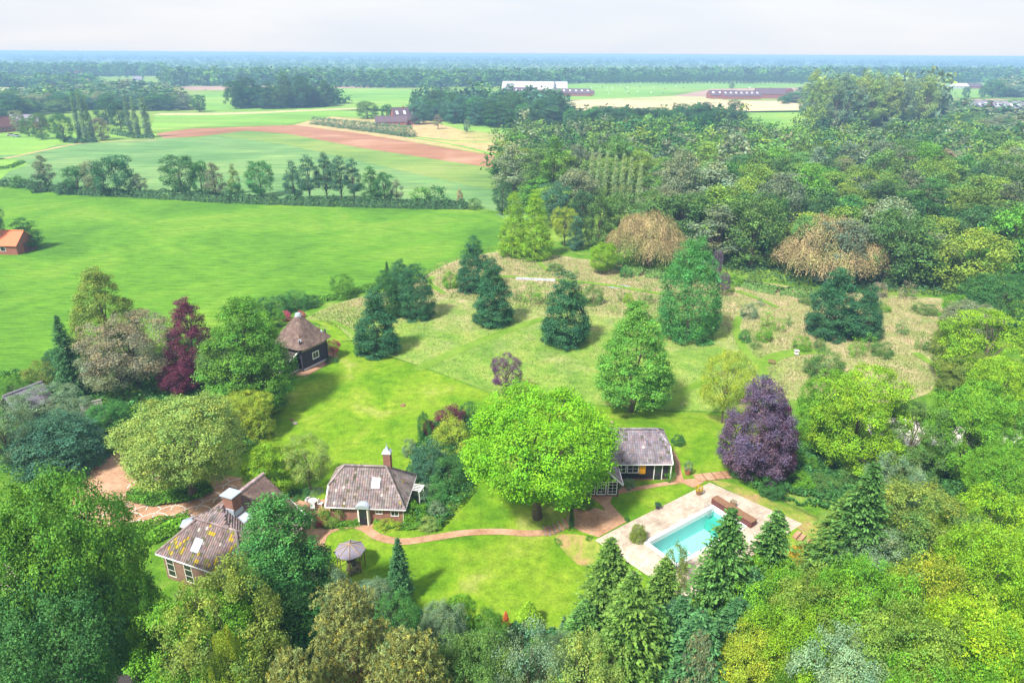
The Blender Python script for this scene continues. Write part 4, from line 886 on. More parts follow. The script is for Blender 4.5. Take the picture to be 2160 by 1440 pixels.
for p in rf.data.polygons: p.use_smooth = True
MB().tube([(0, 0, 8.3), (0, 0, 8.6), (0, 0, 8.8), (0, 0, 8.85)], [.62, .5, .42, .1], 9).build('apex_cap', M['lead'], rf)
for a in (R(-135), R(-45)):
    x, y = 3.3*math.cos(a), 3.3*math.sin(a); mb = MB(); mb.tube([(x*.99, y*.99, 5.15), (x*1.08, y*1.08, 5.35)], [.3, .26], 6, cap=True); mb.build('lead_apron', M['lead'], rf); MB().tube([(x*.93, y*.93, 5.3), (x*.93, y*.93, 6.5)], [.11, .06], 6).build('pole_end', M['wood'], rf)
window(bn, (-.5, -hw-.06, 1.3), (1, 0, 0), 1.45, 1.25, 2, 1, fr=.16)
mb = MB(); mb.box((-hw-2.4, -hw+.9, .35), (-hw-.05, hw-1.2, 2.4)); mb.build('annex', M['slate'], bn); MB().box((-hw-2.45, -hw+.85, -.1), (-hw-.02, hw-1.15, .35)).build('annex_plinth', M['plasterw'], bn)
MB().slab([(-hw-2.8, -hw+.5, 2.1), (-hw, -hw+.5, 3.4), (-hw, hw-.9, 3.4), (-hw-2.8, hw-.9, 2.1)], .14).build('annex_roof', M['far_roof'], bn); MB().slab([(-hw-2.85, -hw+.44, 2.2), (-hw, -hw+.44, 3.52), (-hw, -hw+.64, 3.52), (-hw-2.85, -hw+.64, 2.2)], .22).build('bargeboard', M['white'], bn)
sheet('barn_paving', [(600, 798), (650, 792), (698, 766), (715, 752), (690, 742), (672, 752), (630, 778), (592, 792)], M['pave'], .11)
# ---------------------------------------------------------------- gazebo
g = G(742, 1196); gz = thing('gazebo', 'octagonal open garden gazebo with grey felt roof on thin posts', 'gazebo', g, R(10))
for k in range(8):
    a, b = R(k*45), R(k*45+45); A = Vector((1.55*math.cos(a), 1.55*math.sin(a), 2.2)); B = Vector((1.55*math.cos(b), 1.55*math.sin(b), 2.2)); T_ = Vector((0, 0, 2.95))
    MB().slab([A, B, T_], .05).build('roof_panel', M['felt'], gz); MB().tube([A+Vector((0, 0, .04)), T_+Vector((0, 0, .05))], [.05, .05], 5).build('roof_rib', M['palewood'], gz)
    MB().tube([(1.35*math.cos(a), 1.35*math.sin(a), 0), (1.35*math.cos(a), 1.35*math.sin(a), 2.25)], [.05, .05], 5).build('post', M['wood'], gz)
MB().blob((0, 0, 3.0), (.1, .1, .12)).build('finial', M['palewood'], gz)
def chair(x, y, rz, mat, label, group=None, s=1.0):
    t = thing('garden_chair', label, 'chair', (x, y, hz(x, y)+.14), rz, group); t.scale = (s, s, s)
    MB().box((-.24, -.24, .40), (.24, .24, .45)).build('seat', M[mat], t); MB().box((-.24, .2, .45), (.24, .25, .95)).build('backrest', M[mat], t)
    for a in (-.2, .2):
        for b in (-.2, .2): MB().box((a-.02, b-.02, 0), (a+.02, b+.02, .4)).build('leg', M[mat], t)
    return t
def table(x, y, label, mat, r=.6):
    t = thing('garden_table', label, 'table', (x, y, hz(x, y)+.12)); MB().tube([(0, 0, .70), (0, 0, .75)], [r, r], 18).build('tabletop', M[mat], t)
    for k in range(4): a = R(45+90*k); MB().tube([(r*.75*math.cos(a), r*.75*math.sin(a), 0), (r*.6*math.cos(a), r*.6*math.sin(a), .7)], [.03, .03], 5).build('leg', M[mat], t)
table(g.x, g.y, 'small dark round table standing inside the gazebo', 'slate', .45); chair(g.x+.5, g.y-.6, R(200), 'slate', 'dark chair in the gazebo facing its small table')
q = G(661, 1068); table(q.x, q.y, 'pale round patio table left of the brick cottage', 'white', .5)
for i, (ox, oy, a, l) in enumerate(((.9, -.1, 80, 'white patio chair on the cottage side of the pale table'), (-.75, .5, -140, 'white patio chair behind the pale table'), (.2, -.9, 10, 'white patio chair in front of the pale table'))): chair(q.x+ox, q.y+oy, R(a), 'white', l)
# ---------------------------------------------------------------- pool
def pbox(name, u0, u1, v0, v1, z0, z1, mat, parent=None, kind=None):
    mb = MB(); mb.slab([pp(u0, v0, z1), pp(u1, v0, z1), pp(u1, v1, z1), pp(u0, v1, z1)], z1-z0); return mb.build(name, mat, parent, kind)
pt = thing('swimming_pool', 'rectangular pool with white coping and pale turquoise water set in the terrace', 'pool', pool[0])
def under(o):
    o.parent = pt; o.matrix_parent_inverse = Matrix.Translation(-pool[0]); return o
for nm, a in (('coping', (0, PL+.2, 0, CO)), ('coping', (0, PL+.2, PW-CO, PW)), ('coping', (0, CO, CO, PW-CO)), ('coping', (PL, PL+.2, CO, PW-CO))): under(pbox(nm, *a, -.35, .20, M['white']))
D_ = -2.2
for a in ((CO-.02, PL, CO-.1, CO), (CO-.02, PL, PW-CO, PW-CO+.1), (CO-.12, CO-.02, CO-.1, PW-CO+.1), (PL, PL+.1, CO-.1, PW-CO+.1)): under(pbox('basin_wall', *a, D_, -.352, M['pool_in']))
under(pbox('basin_floor', CO-.1, PL-1.3, CO-.1, PW-CO+.1, D_-.1, D_, M['pool_in'])); under(pbox('basin_deep_end', PL-1.3, PL+.1, CO-.1, PW-CO+.1, D_-.1, D_+.005, M['pool_deep']))
under(pbox('basin_step', PL-1.3, PL-.01, CO+.01, PW-CO-.01, D_+.01, -.95, M['pool_deep']))
mb = MB(); mb.poly([pp(CO-.02, PW-CO, -.42), pp(PL, PW-CO, -.42), pp(PL, CO, -.42), pp(CO-.02, CO, -.42)]); under(mb.build('water', M['water']))
cv = thing('pool_cover_box', 'long low reddish brown wooden box at the far end of the pool', 'box', pool[0])
for k in range(6):
    o = pbox('plank', PL+.25, PL+.30, -.25, PW+.35, .14+k*.12, .25+k*.12, M['maroon'], cv); o.matrix_parent_inverse = Matrix.Translation(-pool[0])
for k in range(5):
    o = pbox('lid_plank', PL+.25+k*.2, PL+.43+k*.2, -.28, PW+.38, .86, .90, M['wood'], cv); o.matrix_parent_inverse = Matrix.Translation(-pool[0])
for v0 in (-.25, PW+.30):
    o = pbox('end_board', PL+.30, PL+1.2, v0, v0+.05, .14, .86, M['maroon'], cv); o.matrix_parent_inverse = Matrix.Translation(-pool[0])
def ladder(u, v, s, label):
    x, y, z = pp(u, v, .2); t = thing('pool_ladder', label, 'ladder', (x, y, z))
    for d in (-.28, .28):
        dd = pu*d; n = pv*s; MB().tube([tuple(dd-n*.3), tuple(dd-n*.3+Vector((0, 0, .75))), tuple(dd+Vector((0, 0, .9))), tuple(dd+n*.3+Vector((0, 0, .7))), tuple(dd+n*.35+Vector((0, 0, -.9)))], [.03]*5, 6).build('rail', M['metal'], t)
    for k in range(3): a = pu*-.28+pv*s*.35+Vector((0, 0, -.3-.25*k)); MB().tube([tuple(a), tuple(a+pu*.56)], [.025, .025], 5).build('rung', M['metal'], t)
ladder(PL-.9, CO*.6, 1, 'steel pool ladder at the deep end by the brown cover box'); ladder(1.5, PW-CO*.6, -1, 'steel pool ladder on the near side behind the fir tops')
def pot(px, py, label, h=.5, r=.28, plant='olive', hh=.6, mat='terracotta', z=None, name='plant_pot'):
    a = G(px, py); t = thing(name, label, 'pot', (a.x, a.y, a.z+.12)); MB().tube([(0, 0, 0), (0, 0, h), (0, 0, h+.06), (0, 0, h+.06)], [r*.72, r, r*1.12, r*.9], 12).build('pot', M[mat], t)
    me, tm, ph, pr_, *_ = P_['shrub'][0]; o = obj('plant', me, None, t, color=pal[plant]); o.scale = (r*1.3/pr_, r*1.3/pr_, hh/ph); o.location = (0, 0, h)
    return t
pot(1473, 1044, 'square wooden tub with golden bush near the top corner of the pool terrace', .5, .35, 'gold', .8, 'wood'); pot(1387, 1074, 'dark pot at the lawn edge of the pool terrace', .5, .3, 'dark', .3, 'slate')
pot(1545, 1070, 'round straw coloured ball pot behind the pool cover box', .35, .3, 'greyb', .6, 'terracotta'); pot(1450, 1001, 'terracotta pot with grey leaves on the lawn beside the pool house', .6, .42, 'sage', 1.2)
pot(1290, 1034, 'brown pot on the plaza before the wing of the pool house', .4, .3, 'sage', .6); pot(1442, 1120, 'small dark pot by the near edge of the pool', .3, .2, 'dark', .4, 'slate') if False else None
# steps
def steps(pts, n, wd, label, mat='wood', rise=.15):
    A, B = G(*pts[0]), G(*pts[1]); t = thing('garden_steps', label, 'steps', (A.x, A.y, A.z)); d = B-A; ux = Vector((d.x, d.y, 0)).normalized(); vx = Vector((-ux.y, ux.x, 0))
    for k in range(n):
        p = A.lerp(B, (k+.5)/n); zz = hz(p.x, p.y)+.10; L_ = Vector((d.x, d.y, 0)).length/n; q = [p+ux*a+vx*b for a, b in ((-L_*.46, -wd/2), (L_*.46, -wd/2), (L_*.46, wd/2), (-L_*.46, wd/2))]
        MB().slab([(x.x-A.x, x.y-A.y, zz+.08-A.z) for x in q], .22).build('tread', M['pave'], t); q = [p+ux*a+vx*b for a, b in ((-L_*.52, -wd/2-.05), (-L_*.40, -wd/2-.05), (-L_*.40, wd/2+.05), (-L_*.52, wd/2+.05))]
        MB().slab([(x.x-A.x, x.y-A.y, zz+.12-A.z) for x in q], .22).build('riser', M[mat], t)
steps(((1148, 1122), (1208, 1098)), 6, 1.5, 'stone steps climbing from the curved path to the plaza', 'stone'); steps(((1722, 1166), (1676, 1126)), 5, 1.3, 'timber edged steps running down the bank beside the firs'); steps(((1545, 1002), (1466, 1010)), 4, 1.4, 'shallow timber edged steps leading toward the purple tree')
# ---------------------------------------------------------------- simple gabled buildings further off
def shed(name, label, px, py, L_, W_, ze, zr, rz, roof='far_roof', wall='far_brick', cat='barn', lights=0, wins=3, doors=1, chimney=False, group=None, world=None):
    a = G(px, py) if world is None else Vector(world); t = thing(name, label, cat, (a.x, a.y, hz(a.x, a.y)), rz, group); x, y = L_/2, W_/2; o = .35
    mb = MB(); mb.box((-x, -y, -.1), (x, y, ze)); mb.poly([(-x, -y, ze), (-x, y, ze), (-x, 0, zr)]); mb.poly([(x, -y, ze), (x, y, ze), (x, 0, zr)]); mb.build('wall', M[wall], t)
    sl = (zr-ze)/y; mb = MB()
    for s in (-1, 1): mb.slab([(-x-o, s*(y+o), ze-o*sl+.12), (x+o, s*(y+o), ze-o*sl+.12), (x+o, 0, zr+.12), (-x-o, 0, zr+.12)], .14)
    r_ = mb.build('roof', M[roof], t)
    MB().tube([(-x-o, 0, zr+.13), (x+o, 0, zr+.13)], [.16, .16], 6).build('ridge', M[roof], r_)
    for s in (-1, 1):
        for k in range(lights):
            xx = -x+(k+.5)*L_/lights; f = .45; mb = MB(); w2 = L_/lights*.16
            mb.slab([(xx-w2, s*y*(1-f), ze+(zr-ze)*f+.2), (xx+w2, s*y*(1-f), ze+(zr-ze)*f+.2), (xx+w2, s*y*(.72-f), ze+(zr-ze)*(f+.28)+.2), (xx-w2, s*y*(.72-f), ze+(zr-ze)*(f+.28)+.2)], .1); mb.build('roof_light', M['skyglass'], r_)
    for k in range(wins):
        xx = -x+(k+1)*L_/(wins+1); hh = min(1.4, ze*.45); ww = min(1.4, L_/(wins+1)*.6); window(t, (xx-ww/2, -y, ze*.35), (1, 0, 0), ww, hh, 1, 1)
    for k in range(doors): MB().box((x-.02, -1.1, 0), (x+.08, 1.1, min(ze*.95, 2.8))).build('door', M['maroon'], t)
    if chimney: MB().box((-.4, -.4, zr-.8), (.4, .4, zr+1.1)).build('chimney', M['far_brick'], r_)
    return t
rb = G(40, 535); shed('red_roofed_barn', 'brick field barn with bright orange tiled roof at the left edge', 0, 0, 11, 7, 2.6, 5.4, R(-4), 'red_roof', 'far_brick', wins=2, world=(rb.x-4.5, rb.y+2.5, 0)); shed('brick_outbuilding', 'low brick outbuilding cut off by the left picture edge beside the orange barn', 0, 0, 7, 5, 2.2, 3.8, R(80), 'red_roof', 'far_brick', wins=1, world=(rb.x-11.5, rb.y-3.5, 0), cat='shed')
shed('wooden_hutch', 'little wooden hen house with moss roof among the left bushes', 200, 884, 2.0, 1.6, 1.7, 2.6, R(35), 'stone', 'terracotta', cat='hen house', wins=1); shed('tiled_shed', 'small tiled shed between the pale left trees', 66, 878, 4.5, 4.0, 2.4, 4.3, R(62), 'felt', 'black', cat='shed', wins=1)
shed('dark_farmhouse', 'dark steep roofed farmhouse beside the row of grey willows', 852, 262, 17, 13, 3.5, 11.5, R(28), 'far_roof', 'far_brick', cat='farmhouse', lights=3, chimney=True); shed('farm_annex', 'low dark annex beside the steep farmhouse', 826, 265, 22, 9, 3, 6.5, R(8), 'far_roof', 'far_brick', cat='shed', lights=0)
shed('long_cattle_shed', 'very long pale roofed cattle shed behind the middle wood', 1128, 196, 85, 40, 5, 14, R(-3), 'far_white', 'far_brick', cat='cattle shed', lights=0, wins=6); shed('farm_dwelling', 'dark roofed farm dwelling before the long pale cattle shed', 1108, 206, 28, 14, 5, 11, R(-2), 'far_roof', 'far_brick', cat='farmhouse', lights=4, chimney=True)
shed('low_barn', 'low reddish barn right of the long pale cattle shed', 1208, 202, 44, 24, 3.5, 8, R(-3), 'far_roof', 'far_brick', lights=6, wins=5); shed('stable_block', 'small stable block at the end of the low reddish barn', 1238, 200, 18, 10, 3, 5, R(-3), 'far_roof', 'far_brick', wins=2, cat='stable')
shed('brick_barn', 'brick barn beside the round tree on the bare far field', 1522, 208, 32, 18, 4, 9, R(3), 'far_roof', 'far_brick', lights=4, wins=4); shed('brick_barn', 'long brick barn with row of roof lights beyond the stubble field', 1560, 209, 44, 18, 4, 9, R(2), 'far_roof', 'far_brick', lights=7, wins=6); shed('brick_farmhouse', 'brick farmhouse at the right end of the barns beyond the stubble field', 1622, 207, 34, 20, 5, 11, R(-6), 'far_roof', 'far_brick', cat='farmhouse', chimney=True, wins=4); shed('hay_shed', 'open hay shed on the right of the brick farmhouse', 1650, 203, 22, 14, 4, 9, R(4), 'maroon', 'far_brick', cat='shed')
shed('white_stable', 'long white roofed stable on the far right pasture', 2004, 187, 50, 16, 4, 8, R(0), 'far_white', 'far_white', cat='stable', lights=0, wins=7); shed('red_stable', 'red walled stable joined right of the white one', 2040, 187, 42, 16, 3.5, 7.5, R(2), 'far_roof', 'far_brick', cat='stable', wins=5)
shed('village_house', 'grey roofed house with white gable at the far right', 2062, 240, 16, 13, 5, 11, R(20), 'felt', 'far_white', cat='house', lights=2); shed('large_barn', 'wide dark barn with many roof lights at the right edge', 2142, 245, 46, 24, 5, 12, R(-4), 'felt', 'far_brick', lights=8, wins=6); shed('white_shed', 'low white flat building among the far right trees', 1998, 238, 36, 10, 3.2, 4, R(0), 'far_white', 'far_white', cat='shed', wins=5)
shed('distant_greenhouse', 'white roofed hall beyond the avenue of trees', 1585, 160, 150, 50, 8, 14, R(0), 'far_white', 'far_white', cat='hall', wins=8); shed('distant_white_barn', 'small white barn beyond the avenue left of the white hall', 1500, 164, 60, 30, 7, 12, R(0), 'far_white', 'far_white', cat='barn', wins=3)
shed('hamlet_house', 'tiny red roofed house in the hazy trees far left', 172, 160, 22, 14, 6, 12, R(8), 'red_roof', 'far_white', cat='house', wins=2); shed('hamlet_house', 'tiny dark roofed house left of the red one far left', 140, 160, 26, 14, 5, 11, R(-8), 'far_roof', 'far_brick', cat='house', wins=2); shed('hamlet_house', 'pale house hidden between round trees far left', 292, 172, 14, 10, 3.5, 8, R(10), 'felt', 'far_white', cat='house', wins=2)
shed('red_brick_house', 'house with steep reddish gable among trees at the left edge', 6, 278, 14, 10, 3.5, 9, R(65), 'maroon', 'far_brick', cat='house', wins=2, chimney=True); shed('slate_roofed_house', 'white walled house among trees behind the three left poplars', 60, 268, 20, 10, 4, 8, R(4), 'felt', 'far_brick', cat='house', wins=3)
def car(px, py, mat, label, rz=0):
    a = G(px, py); t = thing('parked_car', label, 'car', a, rz, 'cars parked by far farms'); MB().box((-2.2, -.9, .35), (2.2, .9, .85)).build('body', M[mat], t)
    mb = MB(); lo = [(-1.5, -.85, .85), (1.2, -.85, .85), (1.2, .85, .85), (-1.5, .85, .85)]; hi = [(-1.0, -.7, 1.45), (.7, -.7, 1.45), (.7, .7, 1.45), (-1.0, .7, 1.45)]
    for i in range(4): mb.poly([lo[i], lo[(i+1) % 4], hi[(i+1) % 4], hi[i]])
    mb.poly(hi); mb.build('cabin', M['glass'], t)
    for sx in (-1.4, 1.4):
        for sy in (-.9, .9): MB().tube([(sx, sy-.1, .35), (sx, sy+.1, .35)], [.35, .35], 10).build('wheel', M['black'], t)
car(1905, 240, 'red_roof', 'red car parked beside the far right trees', R(5)); car(1914, 240, 'far_white', 'white car parked to the right of the red one', R(5)); car(24, 287, 'far_white', 'white car parked by the left edge houses', R(10)); car(36, 289, 'lead', 'blue grey car parked beneath the left edge trees', R(-15))
# ---------------------------------------------------------------- garden things
def bench(px, py, label, rz=0):
    a = G(px, py); t = thing('garden_bench', label, 'bench', (a.x, a.y, a.z+.1), rz); t.scale = (.8, .8, .8)
    for k in range(3): MB().box((-.7, -.2+k*.14, .42), (.7, -.08+k*.14, .46)).build('seat_slat', M['wood'], t); MB().box((-.7, .22, .55+k*.14), (.7, .25, .65+k*.14)).build('back_slat', M['wood'], t)
    for s in (-.6, .6): MB().box((s-.04, -.2, 0), (s+.04, .25, .42)).build('leg', M['wood'], t)
bench(1627, 769, 'brown bench where the mown meadow paths meet', R(-30))
a = G(1679, 750); t = thing('bee_hive', 'white and brown stacked box on the mown meadow strip', 'bee hive', (a.x, a.y, .12)); MB().box((-.3, -.3, .2), (.3, .3, .55)).build('lower_box', M['white'], t); MB().box((-.28, -.28, .55), (.28, .28, .8)).build('upper_box', M['wood'], t); MB().box((-.35, -.35, .8), (.35, .35, .9)).build('lid', M['white'], t); MB().box((-.25, -.25, 0), (.25, .25, .2)).build('stand', M['wood'], t)
def rock(px, py, r, label, mat='stone'):
    a = G(px, py); bm = bmesh.new(); bmesh.ops.create_icosphere(bm, subdivisions=2, radius=r)
    for v in bm.verts: v.co *= 1+.3*noise.noise(v.co*2.5/r); v.co.z *= .6
    me = bpy.data.meshes.new('garden_stone'); bm.to_mesh(me); bm.free(); o = obj('garden_stone', me, M[mat]); o.location = (a.x, a.y, a.z+r*.3); tag(o, label, 'stone')
rock(850, 856, .4, 'dark low stump lying in the open upper lawn', 'wood'); rock(622, 894, .38, 'grey boulder on the lawn below the thatched barn'); rock(616, 886, .3, 'smaller stone just behind the grey lawn boulder', 'wood'); rock(1160, 1128, .25, 'small stone at the foot of the plaza steps')
a, b = G(1088, 592), G(1172, 596); t = thing('raised_pond', 'long narrow pond edged with white boards in the dry meadow', 'pond', (a.x, a.y, 0))
d = b-a
for nm, oy in (('edge_board', 0), ('edge_board', 1.7)): MB().slab([(0, oy, .3), (d.x, d.y+oy, .3), (d.x, d.y+oy+.3, .3), (0, oy+.3, .3)], .3).build(nm, M['terrace_old'], t)
MB().slab([(0, .31, .24), (d.x, d.y+.31, .24), (d.x, d.y+1.69, .24), (0, 1.69, .24)], .1).build('water', M['lead'], t)
a = G(1305, 606); o = MB().poly([(a.x+2.6*math.cos(R(k*30))*(1+.2*math.sin(k*2)), a.y+1.2*math.sin(R(k*30)), .16) for k in range(12)]).build('small_pond', M['lead']); o['kind'] = 'structure'
# wire fence along the field corner
fp = [(862, 596), (905, 578), (940, 560), (985, 545), (1030, 530), (1056, 520)]
ft = thing('wire_fence', 'thin wire fence on wooden posts between tall grass field and meadow', 'fence', G(*fp[0])); W0 = G(*fp[0]); pts = []
for i in range(len(fp)-1):
    A, B = G(*fp[i]), G(*fp[i+1]); n = max(1, int((B-A).length/3.2))
    for k in range(n): pts.append(A.lerp(B, k/n))
for p in pts: MB().tube([tuple(p-W0), tuple(p-W0+Vector((0, 0, 1.3)))], [.06, .05], 5).build('post', M['wood'], ft)
for z in (.5, 1.0): MB().tube([tuple(p-W0+Vector((0, 0, z))) for p in pts], [.012]*len(pts), 4).build('wire', M['metal'], ft)
# trellis/pergola beside the cottage
a = G(875, 1062); t = thing('white_pergola', 'small white framed bower between the shrubs right of the brick cottage', 'pergola', (a.x, a.y, 0), R(-15))
for x_ in (-.9, .9):
    for y_ in (-.6, .6): MB().tube([(x_, y_, 0), (x_, y_, 2.2)], [.05, .05], 5).build('post', M['white'], t)
    MB().box((x_-.05, -.75, 2.2), (x_+.05, .75, 2.3)).build('side_beam', M['white'], t)
for k in range(5): MB().box((-1.1, -.6+k*.28, 2.3), (1.1, -.54+k*.28, 2.36)).build('slat', M['white'], t)
# cattle
def cow(px, py, col, label):
    a = G(px, py); t = thing('grazing_cow', label, 'cow', a, prn.uniform(0, 6.28), 'cattle on the far pasture'); mb = MB()
    mb.blob((0, 0, 1.05), (1.05, .38, .45), 8, 6); mb.blob((.95, 0, 1.1), (.4, .22, .3), 6, 4); mb.blob((1.4, 0, .75), (.28, .16, .2), 6, 4)
    for x_ in (-.7, .65):
        for y_ in (-.22, .22): mb.tube([(x_, y_, .95), (x_, y_, 0)], [.14, .07], 5)
    mb.tube([(-1.0, 0, 1.2), (-1.15, 0, .5)], [.05, .03], 4); mb.build('body', M[col], t)
for i in range(44):
    px, py = prn.uniform(1240, 1680), prn.uniform(181, 199)
    if py > 189 and px > 1430: continue
    k = prn.random(); cow(px, py, 'white' if k < .55 else ('black' if k < .8 else 'wood'), ('white' if k < .55 else ('black' if k < .8 else 'brown'))+' cow grazing on the far green pasture by the avenue')
# ---------------------------------------------------------------- garden trees, each one placed by hand
T('ovoid', 195, 570, 150, 'olive', 'tall olive green tree with rounded tip at the left field edge', h=17)
T('spruce', 118, 655, 80, 'dark', 'dark evergreen pressed against the left side of the tall olive tree', h=13); T('round', 120, 735, 70, 'dark', 'low dark evergreen under the tall olive tree', h=6)
T('airy', 258, 662, 200, 'greyb', 'wide grey green willow like tree before the tall olive tree', h=12, asp=1.05, var=0); T('airy', 240, 720, 170, 'grey', 'second grey green spreading tree joined below the first', h=8, var=1)
T('ovoid', 385, 634, 115, 'maroon', 'dark copper beech between grey willow like tree and big green one', h=14); T('round', 372, 765, 90, 'maroon', 'low copper shrub hanging under the tall copper beech', h=5)
T('ovoid', 500, 632, 205, 'mid', 'big dense green tree directly left of the thatched barn', h=17, asp=1.0); T('round', 490, 700, 170, 'wgreen', 'broad lower crown in front of the big dense tree by the thatched barn', h=11)
T('round', 408, 832, 258, 'pale', 'broad pale green walnut tree standing in the planted island of the courtyard', yb=1050, var=0)
T('round', 530, 822, 120, 'yell', 'yellow green tree tucked between walnut and big dense tree', yb=935, full=True); T('shrub', 545, 870, 70, 'yell', 'yellow green bush at the lawn edge behind the walnut', h=4)
T('bullet', 145, 862, 180, 'blue', 'dense bluish dark dome tree left of the courtyard', yb=1022, full=True, asp=1.1); T('round', 95, 895, 100, 'grey', 'greyish young dome tree leaning on the bluish dome', yb=985)
T('airy', 35, 828, 130, 'sage', 'pale silvery tree at the left edge above the paving', yb=1005); T('airy', 110, 808, 130, 'sage', 'pale old fruit tree behind the bluish dome tree', yb=890); T('airy', 165, 835, 90, 'sage', 'pale old fruit tree left of the wooden hen house', yb=905)
T('round', 240, 843, 92, 'teal', 'rounded fresh green bush tree right of the wooden hen house', yb=932, full=True)
o = T('ball', 232, 918, 46, 'lime', 'smooth lime green clipped dome beside the courtyard', yb=958, full=True)
T('airy', 22, 795, 70, 'mid', 'small orchard tree at the left edge under the field', h=4); T('airy', 80, 762, 80, 'olive', 'crooked orchard tree at the field edge above the tiled shed', h=5); T('shrub', 5, 810, 40, 'deep', 'dark bush at the left edge under the field', h=2.5)
T('spray', 574, 928, 120, 'lime', 'small bright spreading tree on the lawn above the thatched roof', yb=1038, var=0); T('airy', 656, 918, 105, 'pale', 'small grey green tree with bare lower trunk left of the brick cottage', yb=1034, var=1)
# front left
T('round', 95, 1022, 300, 'mid', 'huge oak covering the lower left corner in front of the courtyard', h=20, var=2)
T('round', 5, 1080, 260, 'mid', 'second huge oak at the left edge behind the corner', h=19, var=1); T('round', 60, 1230, 300, 'deep', 'dark green oak crown low in the left corner', h=15, var=0)
T('round', 235, 1175, 120, 'mid', 'green oak crown close to the farmhouse left wall', h=14, var=0)
T('ovoid', 572, 1058, 235, 'teal', 'tall dense ash tree hiding the right part of the farmhouse', h=15, asp=1.05, var=0); T('round', 565, 1150, 220, 'deep', 'dark lower crown behind the tall ash', h=10)
T('spray', 450, 1205, 270, 'olive', 'wide yellow green beech before the farmhouse tiled wing', h=15, var=1); T('spray', 385, 1262, 270, 'bright', 'light green beech crown nearest the road', h=12, var=0)
T('spray', 470, 1340, 90, 'yell', 'yellowing beech crown at the bottom left centre', h=12.5); T('round', 285, 1250, 120, 'mid', 'fresh green crown between the oak and the yellow green beech', h=11)
T('pine', 722, 1235, 215, 'pine', 'brownish pine with bare twisted branches below the gazebo', h=15, var=0); T('pine', 855, 1325, 200, 'pine', 'second brownish pine right at the bottom edge', h=15, var=1); T('pine', 610, 1375, 180, 'pine', 'third brownish pine at the bottom edge left of the other two', h=14.5, var=1)
T('spray', 672, 1190, 130, 'sage', 'pale hazel behind the first brownish pine', h=8); T('round', 775, 1225, 110, 'sage', 'pale leafy bush tree left of the narrow spruce', h=6); T('airy', 830, 1250, 110, 'teal', 'loose green bush at the foot of the narrow spruce', h=6.5)
T('spray', 748, 1178, 34, 'greyb', 'brownish climber bush beside the gazebo posts', yb=1214, full=True, name='bush', cat='bush')
T('narrow', 848, 1138, 60, 'dark', 'slender dark spruce standing free on the lower lawn', yb=1278, full=True)
T('round', 930, 1275, 110, 'sage', 'pale grey green bush behind the brownish pines', h=7.5, asp=1.0); T('spray', 965, 1258, 95, 'bright', 'bright green bush at the lower edge of the lawn', h=6.5); T('round', 1030, 1292, 90, 'mid', 'dark green bush left of the small reddish conifer', h=5.5)
T('narrow', 1067, 1290, 22, 'rust', 'tiny rust brown conifer at the bottom of the lawn', yb=1332); T('spruce', 1116, 1255, 62, 'bright', 'small green pointed conifer at the bottom of the lawn', yb=1335, full=True)
T('round', 1000, 1335, 190, 'wgreen', 'loose green tree at the bottom edge centre', h=12); T('airy', 1110, 1335, 180, 'sage', 'pale silvery green tree at the bottom edge below the small conifer', h=12, asp=1.1); T('airy', 1240, 1340, 190, 'pale', 'pale green tree at the bottom edge under the drooping spruce', h=12)
T('narrow', 1188, 1300, 30, 'blue', 'ivy covered stump column at the lawn bottom', yb=1360); T('narrow', 1212, 1312, 30, 'blue', 'second ivy covered column right of the first', yb=1365); T('shrub', 1150, 1345, 90, 'mid', 'dark low bush behind the silvery tree at the bottom', h=4); T('round', 1180, 1345, 110, 'sage', 'grey green crown under the ivy columns', h=8)
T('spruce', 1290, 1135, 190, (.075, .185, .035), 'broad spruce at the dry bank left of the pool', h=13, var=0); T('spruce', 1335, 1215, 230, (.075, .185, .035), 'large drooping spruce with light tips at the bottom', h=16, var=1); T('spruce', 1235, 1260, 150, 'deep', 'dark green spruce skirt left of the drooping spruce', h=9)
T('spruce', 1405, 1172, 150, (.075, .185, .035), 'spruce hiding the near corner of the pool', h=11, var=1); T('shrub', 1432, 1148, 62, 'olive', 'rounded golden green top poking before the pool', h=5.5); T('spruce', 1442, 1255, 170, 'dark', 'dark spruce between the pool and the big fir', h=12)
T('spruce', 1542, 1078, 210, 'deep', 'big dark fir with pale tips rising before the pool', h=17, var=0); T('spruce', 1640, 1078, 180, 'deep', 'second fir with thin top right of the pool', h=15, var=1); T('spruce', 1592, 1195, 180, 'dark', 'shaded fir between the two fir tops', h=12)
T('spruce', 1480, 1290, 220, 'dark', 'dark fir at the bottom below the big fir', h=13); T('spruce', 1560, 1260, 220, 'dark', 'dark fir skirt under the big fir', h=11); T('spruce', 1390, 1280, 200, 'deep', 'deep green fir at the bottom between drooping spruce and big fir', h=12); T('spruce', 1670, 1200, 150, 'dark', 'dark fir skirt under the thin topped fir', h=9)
T('pine', 1480, 1335, 85, 'grey', 'small grey needled pine at the bottom below the firs', h=12); T('round', 1440, 1275, 110, 'blue', 'bluish green leafy tree among the lower firs', h=10); T('round', 1575, 1325, 150, 'dark', 'dark crown in the shade below the firs', h=8)
T('spray', 1690, 1150, 110, 'gold', 'golden yellow shrub below the timber steps', h=3.5, name='shrub', cat='shrub'); T('spray', 1640, 1140, 80, 'gold', 'golden yellow shrub between fir and timber steps', h=2.5, name='shrub', cat='shrub')
T('spruce', 1845, 975, 180, 'deep', 'dark spruce right of the golden bank, tallest of its pair', h=16, var=0); T('spruce', 1800, 1030, 180, (.075, .185, .035), 'lower spruce left of the tall dark one', h=12, var=1); T('spruce', 1780, 1110, 160, 'deep', 'short dark spruce beside the golden shrubs', h=8)
